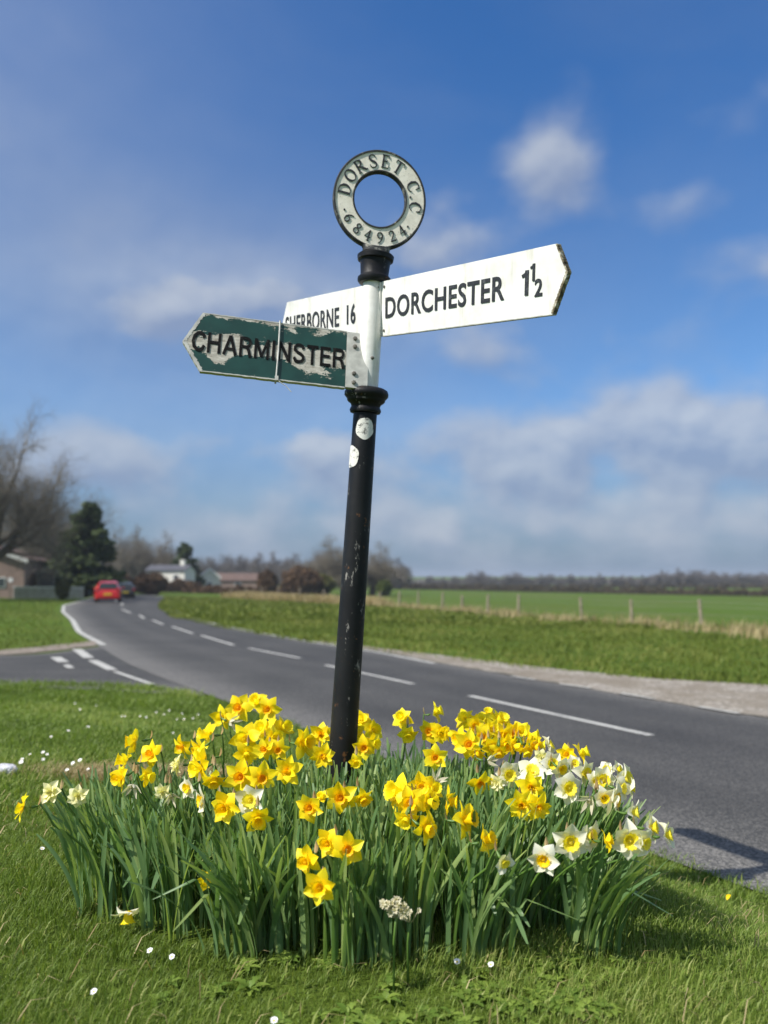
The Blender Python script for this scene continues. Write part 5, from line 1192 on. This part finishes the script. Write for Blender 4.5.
bush(384, 118, 16, 16, 'ever', 'dark evergreen bush just right of the pole in the distance', 55)
bush(150, 100, 34, 22, 'hedge', 'broad russet bush beyond the dark car', 56, 6000, .11)
bush(108, 84, 16, 22, 'ever', 'dark evergreen bush at the right foot of the large conifer', 57, 4000)
bush(44, 76, 14, 26, 'ever', 'dark evergreen bush against the gabled building', 58, 3500)

# ---- fence: posts and two wires
M['postwood'] = plain('weathered_wood', (.31, .26, .19), .9, .2, 9, .25, bump=(.5, .01))
M['wire'] = plain('wire', (.25, .25, .25), .5, .5, None, metallic=.6)
FP = [(13.9, 25.5), (13.2, 29.0), (12.77, 32.0)]
posts_px = [(631, 34.2), (581, 36.2), (518, 41.3), (487, 44.5), (462, 48.5), (442, 52.5), (418, 56.0), (399, 59.5), (380, 63), (352, 67), (324, 71), (300, 75), (278, 79), (262, 83), (246, 87), (232, 91)]
PP = [px_ground(700, 33.0)] + [px_ground(a, b) for a, b in posts_px]
PP = [px_ground(884, 28.5), px_ground(786, 30.6)] + PP
r = random.Random(8); fence = empty('wire_fence', (PP[2][0], PP[2][1], float(G(*PP[2]))), 'post and wire fence along the edge of the green field', 'fence')
tops = []
for i, (x, y) in enumerate(PP):
    z = float(G(x, y)); h = r.uniform(.98, 1.22) * (1 if y < 60 else 1.05); w = r.uniform(.062, .080); l1, l2 = r.uniform(-.07, .07), r.uniform(-.05, .05); mb = MB()
    mb.tube([(x, y, z - .1), (x + l1 * .5, y + l2 * .5, z + h * .5), (x + l1, y + l2, z + h), (x + l1, y + l2, z + h + .02)], [w, w * .97, w * .9, w * .5], 9, True, r.random()); mb.build('post', M['postwood'], fence, True, auto=40); tops.append((x, y, z, h))
for k_ in (.45, .75, .93):
    mb = MB(); mb.tube([(x, y - .06, z + h * k_) for x, y, z, h in tops], .004, 4); mb.build('wire', M['wire'], fence, True)

# ------------------------------------------------------------------ buildings
M['brick'] = plain('pinkish_brick', (.30, .22, .19), .9, .2, 3, .12); M['roof'] = plain('roof_tiles', (.15, .105, .09), .85, .2, 2, .15); M['cream_wall'] = plain('cream_wall', (.75, .73, .66), .8, .3, 2, .05)
M['barge'] = plain('pale_bargeboard', (.78, .79, .78), .6); M['darkopen'] = plain('dark_opening', (.02, .02, .022), .7); M['glass'] = plain('window_glass', (.05, .06, .07), .1, .8); M['slate'] = plain('slate_roof', (.10, .10, .115), .7, .3, 2, .15)
M['wallstone'] = plain('garden_wall', (.36, .34, .31), .9, .2, 3, .15)
def house(name, x, y, w, d, hw, hr, rz, walls, roof, label, cat, gable_x=True, wins=(), over=.25, barge=True, chimney=None, garage=False, extra_roof=.12):
    z = float(G(x, y)) - .1; root = empty(name, (x, y, z), label, cat); C_ = Matrix.Rotation(rz, 3, 'Z'); O = Vector((x, y, z))
    def W(p): return C_ @ Vector(p) + O
    mb = MB(); v = [(-w / 2, -d / 2, 0), (w / 2, -d / 2, 0), (w / 2, d / 2, 0), (-w / 2, d / 2, 0), (-w / 2, -d / 2, hw), (w / 2, -d / 2, hw), (w / 2, d / 2, hw), (-w / 2, d / 2, hw)]
    if gable_x: v += [(0, -d / 2, hw + hr), (0, d / 2, hw + hr)]; fs = [(0, 1, 5, 8, 4), (2, 3, 7, 9, 6), (1, 2, 6, 5), (3, 0, 4, 7)]
    else: v += [(-w / 2, 0, hw + hr), (w / 2, 0, hw + hr)]; fs = [(0, 1, 5, 4), (2, 3, 7, 6), (1, 2, 6, 9, 5), (3, 0, 4, 8, 7)]
    mb.add([W(p) for p in v], fs); mb.build('wall', M[walls], root)
    mb = MB(); t = extra_roof; ov = over
    if gable_x:
        k = hr / (w / 2)
        for s_ in (-1, 1):
            q = [(0, -d / 2 - ov, hw + hr + .01), (s_ * (w / 2 + ov), -d / 2 - ov, hw - k * ov + .01), (s_ * (w / 2 + ov), d / 2 + ov, hw - k * ov + .01), (0, d / 2 + ov, hw + hr + .01)]; q += [(a, b, c + t) for a, b, c in q]
            mb.add([W(p) for p in q], [(0, 1, 2, 3), (4, 7, 6, 5), (0, 4, 5, 1), (1, 5, 6, 2), (2, 6, 7, 3), (3, 7, 4, 0)])
    else:
        k = hr / (d / 2)
        for s_ in (-1, 1):
            q = [(-w / 2 - ov, 0, hw + hr + .01), (-w / 2 - ov, s_ * (d / 2 + ov), hw - k * ov + .01), (w / 2 + ov, s_ * (d / 2 + ov), hw - k * ov + .01), (w / 2 + ov, 0, hw + hr + .01)]; q += [(a, b, c + t) for a, b, c in q]
            mb.add([W(p) for p in q], [(0, 1, 2, 3), (4, 7, 6, 5), (0, 4, 5, 1), (1, 5, 6, 2), (2, 6, 7, 3), (3, 7, 4, 0)])
    rf = mb.build('roof', M[roof], root)
    if barge and gable_x:
        for s_ in (-1, 1):
            mb = MB(); k = hr / (w / 2); e0 = -d / 2 - ov - .03; q = [(0, e0, hw + hr - .22), (0, e0, hw + hr + t), (s_ * (w / 2 + ov), e0, hw - k * ov + t), (s_ * (w / 2 + ov), e0, hw - k * ov - .22)]; q += [(a, b - .05, c) for a, b, c in q]
            mb.add([W(p) for p in q], [(0, 1, 2, 3), (4, 7, 6, 5), (0, 4, 5, 1), (1, 5, 6, 2), (2, 6, 7, 3), (3, 7, 4, 0)]); mb.build('bargeboard', M['barge'], rf)
    for (cx, cz, ww, wh, nm) in wins:
        mb = MB(); mb.box(W((cx, -d / 2 - .03, cz)), (ww, .08, wh), rz); f_ = mb.build(nm, M['barge'] if nm == 'window' else M['darkopen'], root)
        if nm == 'window': mb = MB(); mb.box(W((cx, -d / 2 - .06, cz)), (ww - .16, .06, wh - .16), rz); mb.build('pane', M['glass'], f_)
    if chimney:
        mb = MB(); mb.box(W((chimney[0], 0, hw + hr + .3)), (.7, .6, 1.1), rz); mb.box(W((chimney[0], 0, hw + hr + .88)), (.8, .7, .1), rz); mb.build('chimney', M[chimney[1]], rf)
    return root
x, y = px_ground(0, 74); house('gabled_building', x, y, 6.4, 9, 3.5, 1.2, .18, 'brick', 'roof', 'pinkish brick building with a shallow pale edged gable at the far left', 'building', wins=((1.3, 1.5, .8, .9, 'window'), (-1.4, 1.5, 1.1, .9, 'window')), over=.35)
x, y = px_ground(46, 73); house('outbuilding', x, y, 1.4, 3, 2.4, .30, .40, 'wallstone', 'slate', 'narrow dark fronted lean-to beside the gabled building', 'shed', wins=((0, 1.25, 1.3, 2.3, 'door'),), barge=False)
x, y = px_ground(171, 128); house('bungalow', x, y, 6.2, 5, 3.5, .8, -.1, 'cream_wall', 'slate', 'long low white bungalow with slate roof left of the small conifer', 'house', gable_x=False, wins=((-1.8, 2.5, .9, .7, 'window'), (1.7, 2.5, .9, .7, 'window'), (0, 1.1, .9, 2.0, 'door')), barge=False, chimney=(1.9, 'cream_wall'))
x, y = px_ground(209, 140); house('white_gabled_house', x, y, 3.4, 6, 2.6, 1.4, .25, 'cream_wall', 'slate', 'small house with a steep whitish gable beyond the verge', 'house', wins=((0, 1.3, .9, .8, 'window'),))
x, y = px_ground(233, 150); house('brown_roofed_house', x, y, 9.5, 6, 2.0, 1.25, .08, 'brick', 'roof', 'long brown roofed house, the left one beyond the verge', 'house', gable_x=False, wins=((-2.4, 1.2, 1.2, .9, 'window'), (1.2, 1.2, 1.2, .9, 'window')), barge=False)
x, y = px_ground(256, 158); house('brown_roofed_house', x, y, 7.5, 6, 1.9, 1.2, -.05, 'brick', 'roof', 'second brown roofed house, just left of the dark upright shrub', 'house', gable_x=False, wins=((-1.6, 1.2, 1.2, .9, 'window'), (1.6, 1.2, 1.2, .9, 'window')), barge=False)
# low garden wall with coping
def low_wall(p, q, h, label):
    z0, z1 = float(G(*p)), float(G(*q)); P, Q = Vector((*p, z0)), Vector((*q, z1)); d = (Q - P).normalized(); n = Vector((-d.y, d.x, 0)) * .12; root = empty('garden_wall', P, label, 'wall')
    mb = MB(); vs = [P - n - Vector((0, 0, .2)), P + n - Vector((0, 0, .2)), Q + n - Vector((0, 0, .2)), Q - n - Vector((0, 0, .2)), P - n + Vector((0, 0, h)), P + n + Vector((0, 0, h)), Q + n + Vector((0, 0, h)), Q - n + Vector((0, 0, h))]
    F6 = [(3, 2, 1, 0), (4, 5, 6, 7), (0, 1, 5, 4), (1, 2, 6, 5), (2, 3, 7, 6), (3, 0, 4, 7)]; mb.add(vs, F6); mb.build('wall_face', M['wallstone'], root)
    n *= 1.35; up = Vector((0, 0, h + .002)); t = Vector((0, 0, .07)); mb = MB(); mb.add([P - n + up, P + n + up, Q + n + up, Q - n + up, P - n + up + t, P + n + up + t, Q + n + up + t, Q - n + up + t], F6); mb.build('coping', M['barge'], root)
low_wall(px_ground(14, 67), px_ground(84, 70), .95, 'low pale garden wall running in front of the conifer and the building')
# white gate / small sign by the conifer
x, y = px_ground(92, 78); z = float(G(x, y)); root = empty('field_gate', (x, y, z), 'pale grey gate standing behind the left of the red car', 'gate'); mb = MB()
for dx in (-.75, .75): mb.box((x + dx, y, z + .6), (.10, .10, 1.25))
mb.build('gate_post', M['barge'], root); mb = MB()
for k_ in (.25, .5, .75, 1.0): mb.box((x, y - .06, z + k_), (1.4, .04, .10))
mb.build('bars', M['barge'], root)
# roadside lamp-like round sign by the building
x, y = px_ground(11, 64); z = float(G(x, y)); root = empty('round_sign', (x, y, z), 'small white disc on a thin post before the gabled building', 'sign'); mb = MB(); mb.tube([(x, y, z - .1), (x, y, z + 1.5)], .03, 8); mb.build('post', M['bolt'], root)
mb = MB(); mb.lathe((x, y - .05, z + 1.55), (0, -1, 0), [(0, .20), (.03, .20), (.035, .18)], 20); mb.build('disc', M['barge'], root)
# thin pole on the horizon at the right
x, y = px_ground(738, 210); z = float(G(x, y)); mb = MB(); mb.tube([(x, y, z - .2), (x, y, z + 4.4)], [.12, .08], 8); mb.box((x, y, z + 4.1), (1.0, .1, .1)); o = mb.build('telegraph_pole', M['bark'], None); tag(o, 'lone telegraph pole rising over the far hedge at the right', 'pole')

# ------------------------------------------------------------------ cars
def carpaint(name, col):
    m, nt, b, o = mat_new(name); b.inputs['Base Color'].default_value = (*col, 1); b.inputs['Roughness'].default_value = .3; b.inputs['Coat Weight'].default_value = .8; b.inputs['Coat Roughness'].default_value = .08; return m
M['carred'] = carpaint('red_car_paint', (.62, .012, .012)); M['cardark'] = carpaint('dark_car_paint', (.02, .022, .025)); M['tyre'] = plain('tyre', (.02, .02, .02), .85); M['rim'] = plain('rim', (.45, .46, .48), .35, .6, metallic=.8)
M['tail'] = plain('tail_lamp', (.35, .01, .01), .2, .6); M['plate'] = plain('yellow_plate', (.80, .58, .02), .5); M['carglass'] = plain('car_glass', (.015, .018, .02), .06, .8); M['bumper'] = plain('bumper', (.03, .03, .03), .7)
def car(x, y, rz, paint, label):
    z = float(Bz(x, y)) + .012; root = empty('car', (x, y, z), label, 'car'); R3 = Matrix.Rotation(rz, 3, 'Z'); O = Vector((x, y, z))
    # sections along the car (local y: rear at -2): y, half width low, half width high, floor, waist, roof, half roof width
    S = [(-1.98, .70, .72, .42, .70, .72, .60), (-1.94, .80, .82, .30, .86, .92, .66), (-1.82, .85, .85, .24, .95, 1.12, .62), (-1.55, .87, .87, .22, .97, 1.38, .56), (-1.2, .88, .88, .22, .97, 1.46, .56), (-.3, .88, .88, .22, .96, 1.49, .57),
         (.35, .88, .88, .22, .94, 1.44, .56), (.95, .87, .86, .22, .92, 1.05, .62), (1.1, .87, .85, .22, .90, .96, .66), (1.7, .83, .80, .24, .78, .80, .60), (1.98, .70, .66, .34, .60, .62, .45)]
    def ring_(s_):
        y_, a, b, f_, w_, t_, c = s_; return [(-a * .92, f_), (-a, f_ + .12), (-b, w_ * .8), (-b * .97, w_), (-c * 1.02, t_ * .96 + w_ * .04), (-c * .8, t_), (c * .8, t_), (c * 1.02, t_ * .96 + w_ * .04), (b * .97, w_), (b, w_ * .8), (a, f_ + .12), (a * .92, f_)]
    mb = MB(); vs = []; n = 12
    for s_ in S: vs += [R3 @ Vector((px_, s_[0], pz_)) + O for px_, pz_ in ring_(s_)]
    fs = [(i * n + j, i * n + (j + 1) % n, (i + 1) * n + (j + 1) % n, (i + 1) * n + j) for i in range(len(S) - 1) for j in range(n)] + [tuple(range(n - 1, -1, -1)), tuple(range((len(S) - 1) * n, len(S) * n))]
    mb.add(vs, fs); body = mb.build('body', M[paint], root, True, auto=30)
    def L(p): return R3 @ Vector(p) + O
    def quad(name, pts, mat, th=.012, par=root):
        P = [L(p) for p in pts]; nn = (P[1] - P[0]).cross(P[2] - P[0]).normalized(); mb = MB(); k = len(P); vs = [p + nn * th for p in P] + [p - nn * th for p in P]
        mb.add(vs, [tuple(range(k)), tuple(range(2 * k - 1, k - 1, -1))] + [(i, k + i, k + (i + 1) % k, (i + 1) % k) for i in range(k)]); return mb.build(name, M[mat], par)
    quad('rear_window', [(-.62, -1.955, .98), (.62, -1.955, .98), (.52, -1.66, 1.36), (-.52, -1.66, 1.36)], 'carglass', .02)
    quad('windscreen', [(-.60, 1.00, .99), (.60, 1.00, .99), (.50, .42, 1.39), (-.50, .42, 1.39)], 'carglass', .02)
    for s_ in (-1, 1):
        quad('side_window', [(s_ * .845, -1.25, 1.0), (s_ * .845, .75, .98), (s_ * .60, .30, 1.38), (s_ * .60, -1.1, 1.39)], 'carglass', .02)
        mb = MB(); mb.box(L((s_ * .70, -1.93, .84)), (.20, .10, .24), rz); mb.build('tail_lamp', M['tail'], root)
        mb = MB(); mb.box(L((s_ * .60, 1.90, .62)), (.26, .14, .13), rz); mb.build('headlight', M['barge'], root)
        mb = MB(); mb.box(L((s_ * .96, .62, .99)), (.16, .10, .11), rz); mb.build('wing_mirror', M[paint], root)
        for wy in (-1.22, 1.25):
            c = L((s_ * .80, wy, .31)); ax_ = R3 @ Vector((s_, 0, 0)); mb = MB(); mb.lathe(c - ax_ * .10, ax_, [(0, .26), (.02, .31), (.17, .31), (.19, .27), (.19, .20), (.17, .19)], 24); w_ = mb.build('wheel', M['tyre'], root, True, auto=40)
            mb = MB(); mb.lathe(c + ax_ * .065, ax_, [(0, .19), (.02, .19), (.03, .05), (.04, .04)], 20); mb.build('rim', M['rim'], w_, True, auto=30)
    mb = MB(); mb.box(L((0, -1.985, .46)), (1.42, .10, .20), rz); mb.build('bumper', M['bumper' if paint == 'cardark' else paint], root)
    mb = MB(); mb.box(L((0, -2.045, .60)), (.52, .02, .12), rz); mb.build('number_plate', M['plate'], root)
    return root
x, y = px_ground(109, 57.5); car(x, y, .30, 'carred', 'bright red hatchback driving away round the bend with a yellow plate')
x, y = px_ground(124.5, 76); car(x, y, .38, 'cardark', 'dark car driving just ahead of the red hatchback')

# ------------------------------------------------------------------ haze
hm_, hnt, hb, ho = mat_new('haze_air'); hnt.nodes.remove(hb); pv = hnt.nodes.new('ShaderNodeVolumePrincipled'); pv.inputs['Color'].default_value = (.80, .88, 1, 1); pv.inputs['Density'].default_value = .00042; pv.inputs['Anisotropy'].default_value = .2
hnt.links.new(pv.outputs[0], ho.inputs['Volume'])
mb = MB(); mb.box((0, 1700, 9.5), (5200, 3800, 28)); o = mb.build('haze', hm_, None); tag(o, kind='stuff'); tag(o, 'faint pale haze in the air over the fields', 'haze')
